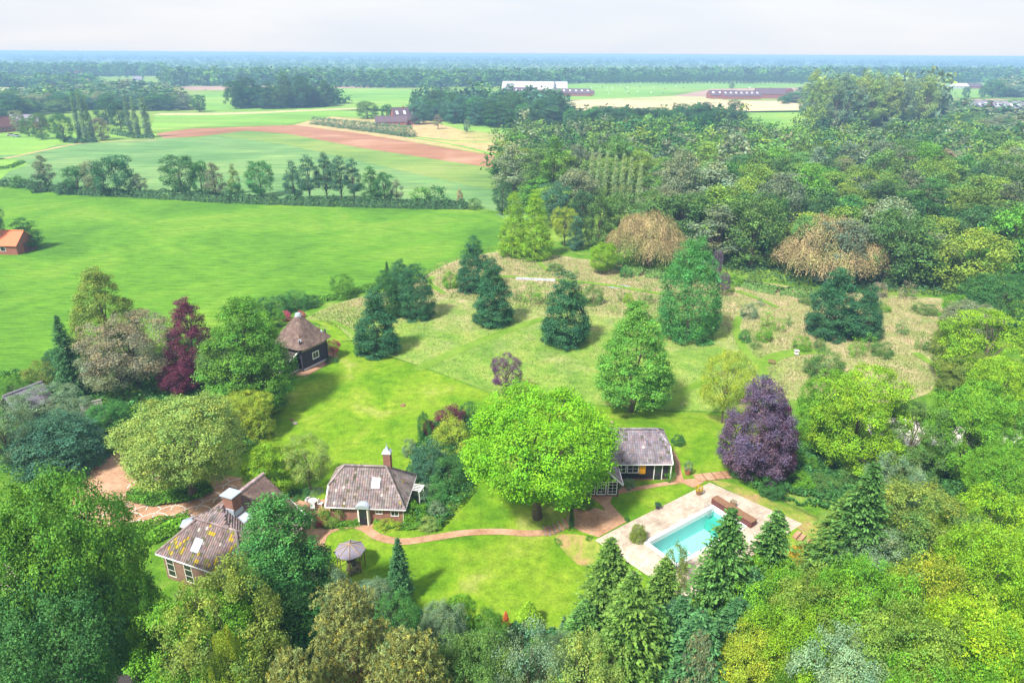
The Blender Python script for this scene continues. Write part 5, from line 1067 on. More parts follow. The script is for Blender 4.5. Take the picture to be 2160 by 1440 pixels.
# front right mass
FR = [(1625, 1195, 210, 'bright', 12), (1740, 1215, 230, 'wlime', 13.5), (1690, 1290, 220, 'lime', 12.5), (1860, 1200, 240, 'bright', 15), (1990, 1180, 230, 'yell', 15), (2110, 1130, 230, 'lime', 15), (1930, 1290, 250, 'wlime', 15.5), (2080, 1280, 260, 'lime', 16), (1800, 1350, 240, 'sage', 13), (1600, 1340, 200, 'yell', 11), (1980, 1390, 240, 'bright', 14), (2160, 1360, 230, 'bright', 15.5), (1700, 1400, 200, 'bright', 10.5), (1840, 1120, 130, 'sage', 9)]
FD = ['edge nearest the dark firs', 'second from the firs at mid height', 'below the silvery crown by the firs', 'centre of the mass under the grey crowns', 'upper right of the mass', 'right edge above the corner', 'middle of the corner mass', 'right of the corner mass centre', 'bottom edge of the corner mass', 'bottom edge below the firs', 'bottom edge toward the right corner', 'right corner itself', 'lowest at the bottom edge', 'small bluish one behind the mass']
for (px, yt, wp, c, h), d in zip(FR, FD): T(prn.choice(['round', 'airy', 'round']), px, yt, wp*.98, jit(c, .12), 'bright leafy tree in the lower right mass, '+d, h=h, group='bright trees filling the lower right corner')
T('spray', 1960, 1020, 300, 'olive', 'large grey green spreading tree right of the tall dark spruce', h=12, var=0); T('spray', 2020, 1080, 260, 'wgreen', 'broad mid green tree under the grey spreading one', h=12, var=1); T('spray', 2120, 1040, 200, 'lime', 'lime green tree at the right edge above the corner mass', h=13); T('airy', 1900, 965, 130, 'sage', 'pale crown behind the tall dark spruce', h=11); T('spray', 1880, 1110, 190, 'sage', 'sage green crown below the grey spreading tree', h=10, var=0)
T('round', 2140, 940, 150, 'bright', 'bright crown at the right edge in front of the gravel yard', h=10)
# middle right
T('rugged', 1586, 798, 158, 'purple', 'large purple leaved tree beside the lawn right of the pool house', yb=1012, var=1); T('rugged', 1624, 840, 90, (.12, .045, .09), 'dark red crown growing out of the purple tree right side', yb=1010)
T('airy', 1522, 736, 118, 'yell', 'yellow green young tree just behind the purple tree', yb=892, var=0); T('spray', 1790, 762, 200, 'lime', 'lime layered tree right of the purple tree', yb=985, var=0); T('spray', 1725, 778, 130, 'bright', 'lighter tree with dark trunk left of the lime layered one', yb=948, var=1)
T('spray', 1905, 838, 165, 'wgreen', 'mid green maple before the pale gravel yard', yb=1000, var=1); T('spray', 2012, 790, 175, 'bright', 'tall light green maple right of the mid green maple', yb=1008, var=0); T('spray', 2100, 840, 160, 'mid', 'darker maple at the far right of the row', yb=1012, var=1)
T('airy', 2020, 690, 90, 'olive', 'slim olive tree at the meadow right end', h=9); T('spray', 2110, 655, 210, 'lime', 'wide lime green tree at the right edge of the meadow', h=13, var=1); T('round', 2130, 580, 170, 'deep', 'dark green round tree at the right edge above the lime one', h=11); T('spray', 2030, 622, 70, 'bright', 'bright layered bush tree at the right end of the meadow', h=7); T('round', 2060, 640, 120, 'grey', 'grey green dense tree between lime and dark ones', h=8); T('spray', 2140, 760, 150, 'lime', 'lime crown at the right edge below the wide lime tree', h=10); T('spray', 2060, 740, 120, 'olive', 'olive green crown beside the slim olive tree', h=8)
# meadow specimens
T('pyramid', 1332, 645, 168, (.13, .33, .04), 'green tree with clear straight trunk at the upper lawn edge', yb=868, var=0, asp=1.0); T('bullet', 1445, 500, 140, (.075, .26, .055), 'largest dense bullet shaped tree in the meadow', yb=728, full=True, var=1)
T('tier', 1190, 576, 112, 'dark', 'dark layered tree just right of the diagonal mown path', yb=738, full=True, var=0, asp=1.0); T('tier', 1040, 548, 95, 'dark', 'dark layered tree just left of the diagonal mown path', yb=692, full=True, var=1, asp=1.0); T('tier', 1000, 500, 78, 'dark', 'taller dark tree behind the one left of the diagonal path', yb=622, full=True, var=0)
T('tier', 798, 611, 102, 'dark', 'dark layered tree touching the lawn corner near the barn', yb=757, full=True, var=1, asp=1.0); T('bullet', 880, 556, 78, 'dark', 'rounded dark tree, biggest of the dark group by the field', yb=678, full=True, var=0, asp=1.1); T('bullet', 818, 570, 66, 'deep', 'middle dark tree behind the lawn corner tree', yb=675, full=True, var=1); T('bullet', 846, 548, 62, 'dark', 'rearmost dark tree of the group by the field', yb=640, full=True); T('narrow', 820, 553, 24, 'deep', 'thin pointed tree top at the rear of the dark group', yb=625)
T('tier', 1748, 565, 118, 'dark', 'bigger of the two dark trees standing in the dry meadow', yb=722, full=True, var=0); T('tier', 1815, 600, 82, 'dark', 'smaller of the two dark trees standing in the dry meadow', yb=722, full=True, var=1)
T('willow', 1365, 446, 178, 'brown', 'brown weeping willow nearer the lime pyramids', yb=578, full=True, asp=1.05); T('willow', 1735, 455, 232, 'brown', 'larger brown weeping willow before the dark wood', yb=612, full=True, asp=1.05)
T('round', 1270, 512, 60, 'lime', 'small round lime green tree left of the first brown willow', yb=577); T('fullcone', 1083, 408, 66, 'lime', 'left pyramid of the lime green pair by the field corner', yb=540, asp=1.0); T('fullcone', 1128, 404, 78, 'lime', 'right pyramid of the lime green pair by the field corner', yb=545, asp=1.0)
T('airy', 1190, 436, 66, 'yell', 'pale yellow tree on thin trunks right of the lime pyramids', yb=520); T('movoid', 1214, 456, 42, 'blue', 'slim bluish tree beside the pale yellow one', yb=527)
T('airy', 1068, 748, 72, (.14, .055, .14), 'small purple leaved tree in the middle of the green meadow', yb=832, name='plum_tree'); T('airy', 1507, 526, 26, 'purple', 'purple tip of a tree behind the bullet shaped tree', yb=600); T('airy', 1522, 574, 32, 'purple', 'small dark purple tree right of the bullet shaped tree', yb=625)
T('round', 1134, 826, 322, (.175, .42, .014), 'great bright green tree with thick trunk between cottage and pool house', yb=1092, var=0, asp=1.0)
T('airy', 704, 716, 36, 'pink', 'small pink red maple beside the thatched barn corner', yb=752, name='maple_tree'); T('shrub', 725, 577, 64, 'mid', 'single round bush at the field edge above the hedge', yb=632, full=True)
T('shrub', 700, 752, 30, 'deep', 'dark round shrub below the pink maple', yb=768, full=True); T('shrub', 688, 745, 16, 'deep', 'small clipped shrub on the paving by the barn', yb=758, full=True)
for px, yt, yb_, wp, c, l in [(555, 628, 680, 60, 'deep', 'dark left end of the hedge behind the barn'), (590, 622, 668, 60, 'deep', 'dark bush second in the hedge behind the barn'), (625, 612, 660, 60, 'teal', 'bluish bush in the hedge behind the barn'), (655, 622, 652, 44, 'deep', 'right end of the hedge behind the barn, with cream blossom'), (560, 655, 705, 46, 'bright', 'light green shrub left behind the barn roof'), (590, 650, 690, 36, 'mid', 'mid green shrub right behind the barn roof'), (605, 655, 678, 26, 'pink', 'pink flowering low shrub behind the barn tip'), (635, 655, 672, 22, 'pink', 'pink flowering low shrub right of the barn tip')]: T('shrub', px, yt, wp, c, l, yb=yb_, full=True)
# shrubs round the cottage and the great tree
for px, yt, yb_, wp, c, l in [(704, 1058, 1112, 64, 'olive', 'dense round bush left of the cottage door'), (738, 1084, 1116, 62, 'bright', 'bright fern bush at the cottage front left of the door'), (678, 1086, 1112, 30, 'pink', 'pink rose bush at the left cottage corner'), (690, 1100, 1118, 60, 'ivy', 'low dark ground bush below the round cottage bush'), (632, 1030, 1056, 50, 'deep', 'dark bush above the patio left of the cottage'), (660, 1028, 1050, 50, 'sage', 'sage bush behind the patio table'),
    (820, 1082, 1120, 66, 'yell', 'yellow green bush right of the cottage door'), (872, 1058, 1108, 66, 'bright', 'bright bush at the right cottage corner'), (906, 1086, 1122, 58, 'pale', 'flat pale flowering cushion beside the curved path'), (922, 1058, 1098, 46, 'sage', 'rounded sage bush above the pale cushion'), (893, 1018, 1062, 60, 'sage', 'grey sage bush beside the white bower'), (870, 1030, 1066, 34, 'grey', 'silver bush against the cottage right wall'), (858, 1022, 1046, 16, 'purple', 'small violet flowers by the cottage right wall'), (925, 1020, 1070, 56, 'teal', 'bluish bush in the border left of the great tree'),
    (900, 975, 1035, 74, 'blue', 'blue green tall bush behind the cottage chimney side'), (910, 930, 1010, 84, 'blue', 'blue green bush tree in the border left of the great tree'), (950, 960, 1040, 90, 'deep', 'dark bush close under the great tree left side'), (955, 882, 960, 92, 'yell', 'bush covered with cream flowers left of the great tree'), (895, 870, 930, 34, 'deep', 'dark upright bush at the upper end of the border'), (905, 885, 925, 30, 'maroon', 'small maroon shrub beside the dark upright bush'), (950, 855, 905, 76, 'maroon', 'maroon shrub at the top of the border'), (990, 848, 895, 50, 'deep', 'dark needle bush at the top right of the border'), (866, 925, 965, 36, 'sage', 'low sage shrub at the lawn side of the border'), (1010, 930, 1010, 80, 'mid', 'green bush hidden under the great tree crown')]: T('shrub', px, yt, wp*1.05, c, l, yb=yb_, full=True)
for px, yt, yb_, wp, c, l in [(1345, 1104, 1148, 40, 'olive', 'clipped round bush at the left pool corner')]: T('ball', px, yt, wp, c, l, yb=yb_, full=True)
for px, yt, yb_, wp, c, l in [(1412, 990, 1018, 30, 'mid', 'leafy shrub by the pool house door corner'), (1325, 1008, 1034, 30, 'sage', 'grey leaf bush by the wing wall of the pool house'), (1300, 1016, 1034, 18, 'deep', 'small round bush by the wing wall'), (1430, 915, 942, 34, 'deep', 'dark bush behind the right end of the pool house'), (1230, 1040, 1078, 50, 'mid', 'shrub beside the triangle of lawn on the plaza'), (1322, 1088, 1102, 12, 'deep', 'tiny bush at the tip of the pool lawn'), (1242, 1128, 1142, 16, 'mid', 'low tuft at the corner of terrace and bank'),
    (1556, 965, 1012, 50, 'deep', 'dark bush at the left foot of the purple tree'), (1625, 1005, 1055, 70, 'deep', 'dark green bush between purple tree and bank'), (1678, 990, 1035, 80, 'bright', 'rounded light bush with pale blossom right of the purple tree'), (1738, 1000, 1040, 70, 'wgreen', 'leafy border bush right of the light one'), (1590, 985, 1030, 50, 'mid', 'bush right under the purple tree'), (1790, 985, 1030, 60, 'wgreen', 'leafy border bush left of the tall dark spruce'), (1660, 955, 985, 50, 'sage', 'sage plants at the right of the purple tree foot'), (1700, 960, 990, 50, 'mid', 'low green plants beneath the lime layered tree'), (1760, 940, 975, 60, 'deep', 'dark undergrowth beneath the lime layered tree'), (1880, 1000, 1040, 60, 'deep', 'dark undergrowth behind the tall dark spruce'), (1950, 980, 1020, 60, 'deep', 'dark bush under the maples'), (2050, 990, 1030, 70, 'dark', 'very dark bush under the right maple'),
    (1810, 800, 840, 50, 'sage', 'pink flowered shrub behind the lime layered tree'), (1180, 1140, 1150, 30, 'mid', 'low plants by the foot of the plaza steps')]: T('shrub', px, yt, wp, c, l, yb=yb_, full=True)
T('narrow', 1205, 1068, 16, 'ivy', 'thin ivy clad post tree by the plaza steps', yb=1112)
# island bed and borders: ground cover as stuff
def cover(name, pts, col, n, size, hgt, lift=.1, world=False, colf=None, up=.6):
    P = [tuple(G(*p)[:2]) for p in pts]; xs = [p[0] for p in P]; ys = [p[1] for p in P]
    X = rng.uniform(min(xs), max(xs), n*2); Y = rng.uniform(min(ys), max(ys), n*2); m = inpoly(X, Y, P); X, Y = X[m][:n], Y[m][:n]; k = len(X)
    nz_ = np.array([noise.noise(Vector((x*.7, y*.7, 0))) for x, y in zip(X, Y)]); Hh = hgt*(.7+nz_)*rng.uniform(.25, 1, k)**.5; Z = np.array([hz(x, y) for x, y in zip(X, Y)])+lift+np.maximum(Hh, 0)
    V = leafquads(np.stack([X, Y, Z], 1), np.array([0, 0, up])+rng.normal(0, .6, (k, 3)), size); v = np.exp(rng.normal(0, .28, k)+nz_*.5)[:, None]
    C = v*np.array(pal[col]) if colf is None else v*colf(X, Y)
    me = quads(name, V, C); me.materials.append(M['leaf']); return obj(name, me, kind='stuff', color=(1, 1, 1))
cover('ground_cover', [(270, 1062), (268, 1045), (300, 1030), (340, 1018), (440, 1012), (452, 1040), (420, 1058), (360, 1068), (300, 1072)], 'mid', 9000, .26, .8)
cover('ground_cover', [(225, 1125), (330, 1100), (400, 1085), (400, 1110), (330, 1150), (200, 1170)], 'bright', 5000, .25, .7)
cover('border_plants', [(850, 1020), (870, 960), (900, 900), (1010, 880), (1000, 1040), (930, 1120), (880, 1110)], 'deep', 12000, .28, 1.0)
cover('border_plants', [(665, 1110), (700, 1118), (760, 1110), (752, 1090), (700, 1085), (668, 1090)], 'mid', 3500, .22, .6); cover('border_plants', [(790, 1110), (800, 1118), (860, 1120), (930, 1122), (935, 1095), (860, 1098), (800, 1094)], 'mid', 3500, .2, .5)
cover('border_plants', [(1545, 1000), (1620, 960), (1700, 940), (1900, 960), (2150, 990), (2150, 1080), (1900, 1080), (1800, 1090), (1700, 1060), (1600, 1045)], 'deep', 24000, .34, .9)
cover('undergrowth', [(0, 790), (290, 770), (420, 720), (560, 690), (590, 800), (560, 930), (470, 1000), (230, 960), (0, 1010)], 'deep', 26000, .4, 1.2)
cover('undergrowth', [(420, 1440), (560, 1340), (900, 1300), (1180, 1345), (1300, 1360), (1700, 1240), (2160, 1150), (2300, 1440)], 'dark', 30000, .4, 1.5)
# tall meadow grasses
A_G, A_T = np.array([.16, .26, .05]), np.array([.40, .35, .20])
def meadowcol(X, Y):
    t = np.array([noise.noise(Vector((x*.07, y*.07, 5)))+.6*noise.noise(Vector((x*.3, y*.3, 2))) for x, y in zip(X, Y)]); f = np.clip(np.clip((Y-116)/26, 0, 1)+np.clip((X-36)/14, 0, 1), 0, 1)*.9+t*.9; f = np.clip(f, 0, 1)[:, None]; return A_G*(1-f)+A_T*f
def meadowcol2(X, Y): t = meadowcol(X, Y); return t*.15+np.array([.15, .28, .045])*.85
cutw = [([tuple(G(*q)[:2]) for q in p], w_) for p, w_ in CUTS]
def blades(name, pts, n, colf, h=.55, wd=.16):
    P = [tuple(G(*p)[:2]) for p in pts]; xs = [p[0] for p in P]; ys = [p[1] for p in P]
    X = rng.uniform(min(xs), max(xs), n*3); Y = rng.uniform(min(ys), max(ys), n*3); m = inpoly(X, Y, P)
    for cp, cw2 in cutw:
        for i in range(len(cp)-1):
            a, b = np.array(cp[i]), np.array(cp[i+1]); d = b-a; t = np.clip(((X-a[0])*d[0]+(Y-a[1])*d[1])/d.dot(d), 0, 1); m &= np.hypot(X-a[0]-t*d[0], Y-a[1]-t*d[1]) > cw2/2+.15
    X, Y = X[m][:n], Y[m][:n]; k = len(X); Z = np.array([hz(x, y) for x, y in zip(X, Y)])+.08
    hh = h*rng.uniform(.5, 1.3, k)*(1+.5*np.array([noise.noise(Vector((x*.25, y*.25, 9))) for x, y in zip(X, Y)])); a = rng.uniform(0, 6.283, k); lx, ly = rng.normal(0, .22, k)*h, rng.normal(0, .22, k)*h
    B = np.stack([X, Y, Z], 1); s = np.stack([np.cos(a), np.sin(a), 0*a], 1)*wd*.5; tp = B+np.stack([lx, ly, hh], 1)
    V = np.stack([B-s, B+s, tp+s*1.0, tp-s*1.0], 1); C = colf(X, Y)*np.exp(rng.normal(0, .15, k))[:, None]; me = quads(name, V, C); me.materials.append(M['leaf']); return obj(name, me, kind='stuff', color=(1, 1, 1))
blades('meadow_grass', TAN, 40000, meadowcol, .28, .12); blades('meadow_grass', MEADOW, 24000, meadowcol, .16, .12)
# saplings and low bushes in the meadow
SP = [(1580, 640, 670, 40, 'sage'), (1602, 622, 645, 24, 'sage'), (1617, 650, 690, 36, 'bright'), (1612, 690, 718, 40, 'bright'), (1640, 668, 700, 34, 'bright'), (1662, 660, 688, 22, 'teal'), (1570, 695, 720, 30, 'teal'), (1590, 705, 735, 34, 'wgreen'), (1690, 708, 738, 44, 'bright'), (1728, 712, 738, 30, 'wgreen'), (1735, 735, 790, 90, 'wgreen'), (1803, 708, 752, 44, 'bright'), (1830, 700, 740, 40, 'bright'), (1860, 720, 752, 50, 'wgreen'), (1900, 668, 706, 34, 'teal'), (1940, 695, 738, 32, 'mid'), (1982, 690, 722, 40, 'wgreen'), (1960, 722, 742, 30, 'wgreen'), (2010, 680, 720, 40, 'sage'), (1480, 548, 566, 30, 'sage'), (1545, 580, 600, 50, 'bright'), (1590, 575, 604, 40, 'wgreen'),
      (1225, 585, 600, 14, 'bright'), (1120, 592, 640, 50, 'bright'), (1150, 600, 640, 44, 'bright'), (1250, 600, 640, 50, 'wgreen'), (1310, 600, 635, 26, 'wgreen'), (1325, 618, 640, 26, 'lime'), (1360, 600, 640, 40, 'wgreen'), (1215, 610, 640, 40, 'bright'), (950, 572, 606, 40, 'bright'), (1410, 540, 560, 20, 'wgreen'), (1215, 560, 578, 14, 'bright'), (1320, 560, 585, 30, 'teal'), (1850, 595, 625, 40, 'greyb'), (1910, 590, 630, 44, 'greyb'), (1830, 620, 650, 50, 'wgreen'), (1950, 640, 660, 60, 'wgreen'), (1700, 620, 640, 40, 'wgreen'), (1540, 600, 616, 20, 'lime'), (1860, 640, 655, 40, 'bright'), (1090, 605, 635, 30, 'wgreen'), (1170, 555, 570, 40, 'wgreen')]
for i, (px, yt, yb_, wp, c) in enumerate(SP):
    side = 'near the right mown path' if px > 1560 and px < 1770 else ('at the right end of the meadow' if px >= 1770 else ('before the white edged pond' if px < 1270 else 'between pond and brown willow'))
    cn = dict(sage='grey green', bright='bright green', teal='dark green', wgreen='mid green', mid='dark green', lime='lime green', greyb='brownish')[c]
    T('sapling' if wp/(yb_-yt) < 1.15 else 'shrub', px, yt, wp, c, 'young %s %s growing %s' % (cn, 'sapling' if wp/(yb_-yt) < 1.15 else 'bush', side), yb=yb_, group='young plants scattered in the dry meadow')
# ---------------------------------------------------------------- hedgerow across the middle
HR = [('mloose', 100, 325, 400, 48, 'grey', 'thin pale tree at the left of the hedgerow'), ('mshrub', 88, 366, 404, 50, 'wdark', 'dark round bush under the thin pale tree'), ('mshrub', 40, 370, 396, 34, 'mid', 'small bush at the left end of the hedgerow'), ('mshrub', 140, 382, 410, 40, 'wdark', 'dark bush right of the thin pale tree'), ('mround', 168, 348, 408, 56, 'deep', 'grey green tree second group left in the hedgerow'), ('mround', 205, 336, 410, 50, 'grey', 'pale crown next to the big round dark tree'), ('mround', 250, 326, 412, 84, 'dark', 'big round dark tree in the left hedgerow'), ('mloose', 298, 365, 410, 36, 'grey', 'thin small tree right of the big round dark tree'),
      ('mround', 386, 327, 412, 80, 'deep', 'round green tree with visible trunk in the hedgerow'), ('mround', 428, 338, 412, 40, 'teal', 'slim green tree beside the round green one'), ('mloose', 458, 342, 424, 52, 'grey', 'grey green birch like tree in the hedgerow'), ('movoid', 497, 346, 408, 26, 'olive', 'narrow olive tree in the gap of the hedgerow'), ('mshrub', 497, 385, 422, 46, 'teal', 'bush below the narrow olive tree'), ('mround', 552, 339, 414, 62, 'teal', 'round dark green tree right of the narrow olive one'), ('movoid', 622, 340, 422, 44, 'blue', 'bluish slim tree at the left of the poplar group'), ('mloose', 655, 326, 424, 52, 'blue', 'first tall poplar of the hedgerow group'), ('mloose', 690, 322, 424, 52, 'blue', 'second tall poplar of the hedgerow group'), ('mloose', 722, 328, 424, 52, 'blue', 'third tall poplar of the hedgerow group'), ('mloose', 748, 334, 426, 44, 'blue', 'fourth tall poplar of the hedgerow group'),
      ('movoid', 785, 352, 428, 48, 'deep', 'green tree just right of the poplars'), ('mround', 812, 362, 430, 44, 'deep', 'lower tree second right of the poplars'), ('mloose', 838, 376, 430, 30, 'grey', 'small greyish tree third right of the poplars'), ('mshrub', 890, 394, 436, 56, 'mid', 'big low bush at the right end of the hedgerow'), ('mshrub', 925, 392, 434, 60, 'deep', 'big dark bush at the right end of the hedgerow'), ('mloose', 970, 398, 432, 16, 'brown', 'small brownish tree past the last hedgerow bush'), ('mshrub', 1000, 418, 440, 40, 'wgreen', 'bush near the wood corner')]
for k, px, yt, yb_, wp, c, l in HR: T(k, px, yt, wp, jit(c, .08), l, yb=yb_, group='trees in the hedgerow behind the field')
def hedge(name, pts, label, col, hgt=1.8, wd=2.2, n=5000, leaf=.55):
    P = [G(*p) for p in pts]; seg = [(P[i], P[i+1]) for i in range(len(P)-1)]; ln = np.array([(b-a).length for a, b in seg]); idx = rng.choice(len(seg), n, p=ln/ln.sum()); t = rng.random(n)
    A_ = np.array([s[0][:] for s in seg])[idx]; B_ = np.array([s[1][:] for s in seg])[idx]; Q = A_+(B_-A_)*t[:, None]; d = unit(B_-A_); nn = np.stack([-d[:, 1], d[:, 0], 0*t], 1); a = rng.uniform(0, math.pi, n)
    v = np.array([1+.6*noise.noise(Vector((q[0]*.25, q[1]*.25, 1)))+.25*noise.noise(Vector((q[0]*.9, q[1]*.9, 1))) for q in Q]); Q = Q+nn*(np.cos(a)*wd*.5*v)[:, None]; Q[:, 2] = np.abs(np.sin(a))*hgt*v*rng.uniform(.75, 1, n)+.1
    V = leafquads(Q, nn*np.cos(a)[:, None]+np.array([0, 0, .7])+rng.normal(0, .4, (n, 3)), leaf); c = np.array(pal[col])[None]*np.exp(rng.normal(0, .28, n))[:, None]; me = quads(name, V, c); me.materials.append(M['leaf']); o = obj(name, me, color=(1, 1, 1)); tag(o, label, 'hedge'); return o
hedge('hedge', [(-60, 388), (60, 396), (160, 410), (300, 416), (430, 424)], 'low dark hedge running under the left hedgerow trees', 'wdark', 2.6, 3.6, 7000, .7); hedge('hedge', [(430, 424), (560, 430), (700, 434), (850, 438), (985, 440)], 'low dark hedge running under the middle hedgerow trees', 'wdark', 3.0, 4.0, 8000, .7)
hedge('hedge', [(560, 652), (620, 640), (690, 634), (770, 614), (850, 594)], 'ragged low hedge along the big field edge near the barn', 'mid', 1.2, 1.6, 3500, .4); hedge('hedge', [(0, 826), (70, 805), (200, 785), (290, 762)], 'ragged bushes between big field and left garden', 'mid', 2.0, 3.0, 4000, .45)
hedge('hedge', [(-40, 362), (20, 355), (50, 343)], 'small hedge curving at the far left field corner', 'mid', 1.2, 2, 900, .7)
T('movoid', 62, 458, 64, 'deep', 'round dark tree behind the orange roofed barn', yb=530, full=True); T('mround', -2, 430, 60, 'blue', 'tall bluish tree cut by the left edge behind the orange barn', yb=530)
# ---------------------------------------------------------------- trees across the far farmland
FT = [('mcolumn', 171, 196, 296, 15, 'sage', 'leftmost of the three tall columnar poplars'), ('mcolumn', 185, 190, 300, 15, 'sage', 'tallest middle columnar poplar of three'), ('mcolumn', 197, 193, 299, 13, 'sage', 'right columnar poplar of three'), ('mcolumn', 277, 198, 284, 15, 'sage', 'left one of the second columnar poplar pair'), ('mcolumn', 292, 204, 290, 15, 'sage', 'right one of the second columnar poplar pair'), ('mcolumn', 314, 198, 290, 20, 'sage', 'single columnar poplar at the edge of the ploughed strip'),
      ('mround', 138, 238, 300, 46, 'deep', 'dense dark round tree left of the three poplars'), ('mround', 90, 238, 294, 44, 'wgreen', 'leaning tree left of the dense round one'), ('mround', 62, 248, 288, 30, 'wgreen', 'small tree at the left of the orchard group'), ('mround', 216, 248, 296, 40, 'greyb', 'low brownish tree right of the three poplars'), ('mround', 228, 206, 262, 50, 'wdark', 'dark tree behind the poplar groups'), ('mround', 256, 212, 272, 40, 'wdark', 'dark tree with dividing trunk between the poplar groups'),
      ('mround', 422, 200, 236, 34, 'deep', 'lone round tree standing on the pasture'), ('mround', 44, 232, 282, 30, 'grey', 'greyish round tree by the red roofed house'), ('mround', 8, 232, 262, 30, 'wdark', 'dark round tree above the left red roof'),
      ('mround', 775, 213, 250, 52, 'wgreen', 'wide tree left of the dark steep farmhouse'), ('mround', 816, 220, 250, 26, 'deep', 'small dark tree left of the dark steep farmhouse'), ('mround', 884, 220, 262, 50, 'blue', 'round pale tree right of the dark steep farmhouse'), ('mloose', 924, 242, 272, 22, 'greyb', 'thin brown tree in the beige meadow'), ('mround', 985, 253, 278, 17, 'sage', 'small round tree in the beige meadow'), ('mloose', 835, 232, 248, 12, 'pale', 'tiny pale tree beside the farmhouse roof'),
      ('mround', 1543, 174, 187, 14, 'wgreen', 'single round tree on the far bare field'), ('mround', 2036, 183, 205, 17, 'deep', 'left lollipop tree on the far right pasture'), ('mround', 2070, 181, 206, 17, 'deep', 'right lollipop tree on the far right pasture'), ('mround', 2020, 162, 186, 28, 'deep', 'round tree behind the white roofed stable'), ('mspruce', 1170, 172, 200, 20, 'blue', 'conical tree before the right end of the long shed'), ('mspruce', 1128, 172, 196, 16, 'blue', 'conical tree before the middle of the long shed'), ('mround', 1076, 176, 205, 22, 'blue', 'round tree before the left end of the long shed')]
for k, px, yt, yb_, wp, c, l in FT: T(k, px, yt, wp, jit(c, .06), l, yb=yb_)
for i in range(19):                                                   # row of grey willows
    t = i/18; px, yb_ = 664+t*200, 263+t*27; wp, hh = 22+t*10, 17+t*9
    T('mshrub', px, yb_-hh, wp, jit('sage', .08), 'grey green willow bush, one of the straight row beside the ploughed strip', yb=yb_, full=True, group='straight row of grey green willow bushes', name='willow_bush', cat='bush')
hedge('hedge', [(240, 282), (290, 292), (325, 292)], 'low dark hedge at the foot of the single columnar poplar', 'wdark', 2.5, 4, 900, 1.2); hedge('hedge', [(140, 300), (170, 302), (205, 300)], 'low dark hedge at the foot of the three poplars', 'wdark', 2.5, 4, 900, 1.2)
def fill(poly, sp, h, kinds, cols, name, label, group, nmax=60, hvar=.16, far=False, stuff='distant_woodland', rr=.62, jt=.35, cvar=.14):
    P = [tuple(G(*p)[:2]) for p in poly]; xs = [p[0] for p in P]; ys = [p[1] for p in P]; pts = []
    y = min(ys); row = 0
    while y < max(ys):
        x = min(xs)+(row % 2)*sp*.5
        while x < max(xs):
            a, b = x+prn.uniform(-jt, jt)*sp, y+prn.uniform(-jt, jt)*sp
            if inpoly(np.array([a]), np.array([b]), P)[0]: pts.append((a, b))
            x += sp
        y += sp*.87; row += 1
    pts.sort(key=lambda p: p[1]); items = []; PX = sorted(1080+F*a/depth(a, b, 8) for a, b in pts[:nmax]); YY = [b for a, b in pts[:nmax]]
    def place(a, b):
        q = (1080+F*a/depth(a, b, 8)-PX[0])/max(1, PX[-1]-PX[0]); return ('at its left end', 'in its left part', 'left of its middle', 'right of its middle', 'in its right part', 'at its right end')[min(5, int(q*6))]+(', front row' if b < np.median(YY) else ', rear row')
    if name == 'woodland_tree': pts = [(a, b) for a, b in pts if not (1222 < 1080+F*a/depth(a, b, 8) < 1368 and 182 < b < 236)]
    for i, (a, b) in enumerate(pts):
        k = prn.choice(kinds); c = jit(prn.choice(cols), cvar); hh = h*math.exp(prn.gauss(0, hvar)); r = sp*rr*math.exp(prn.gauss(0, .14))
        if i < nmax: put(k, a, b, hh, r, c, label+' '+place(a, b) if isinstance(label, str) else label(a, b, c), group, name=name)
        else: items.append(({'mround': 'fround', 'movoid': 'fovoid', 'mloose': 'fovoid', 'mspruce': 'fcone', 'mpine': 'fround'}.get(k, k) if b < 520 else prn.choice(['bround', 'bovoid']), a, b, hh, r*1.05, c))
    if items: joined(stuff, items)
WOODP = [(1268, 522), (1330, 512), (1460, 545), (1560, 575), (1640, 590), (1900, 610), (2020, 625), (2230, 620), (2350, 560), (2350, 350), (2230, 310), (1980, 304), (1740, 306), (1560, 308), (1330, 304), (1200, 300), (1070, 318), (1060, 330), (1050, 360), (1058, 420), (1075, 440), (1140, 452), (1230, 470)]
def tone(c): v = c[1]; return 'dark green' if v < .12 else ('mid green' if v < .19 else 'pale green')
def wl(a, b, c):
    px = 1080+F*a/depth(a, b, 8)
    w_ = 'by the lime pyramids' if px < 1200 else ('right of the lime pyramids' if px < 1300 else ('behind the first brown willow' if px < 1480 else ('between the two brown willows' if px < 1640 else ('behind the larger brown willow' if px < 1850 else ('right of the larger brown willow' if px < 2000 else 'toward the right picture edge')))))
    d_ = "at the wood's front edge" if b < 175 else ('a little inside the wood' if b < 200 else ('deep in the wood' if b < 230 else 'at the back of the wood'))
    return '%s%s tree %s, %s' % (tone(c), ' yellowish' if c[0] > .75*c[1] else (' bluish' if c[2] > .4*c[1] else ' leafy'), d_, w_)
fill(WOODP, 10.5, 14, ['mround', 'mround', 'movoid', 'mround', 'mloose'], ['wgreen', 'wgreen', 'wdark', 'wgreen', 'wlime', 'wgrey', 'mid', 'wlime', 'deep', 'wgrey'], 'woodland_tree', wl, 'trees of the wood behind the meadow', 225, .2, cvar=.16, stuff='woodland', rr=.64)
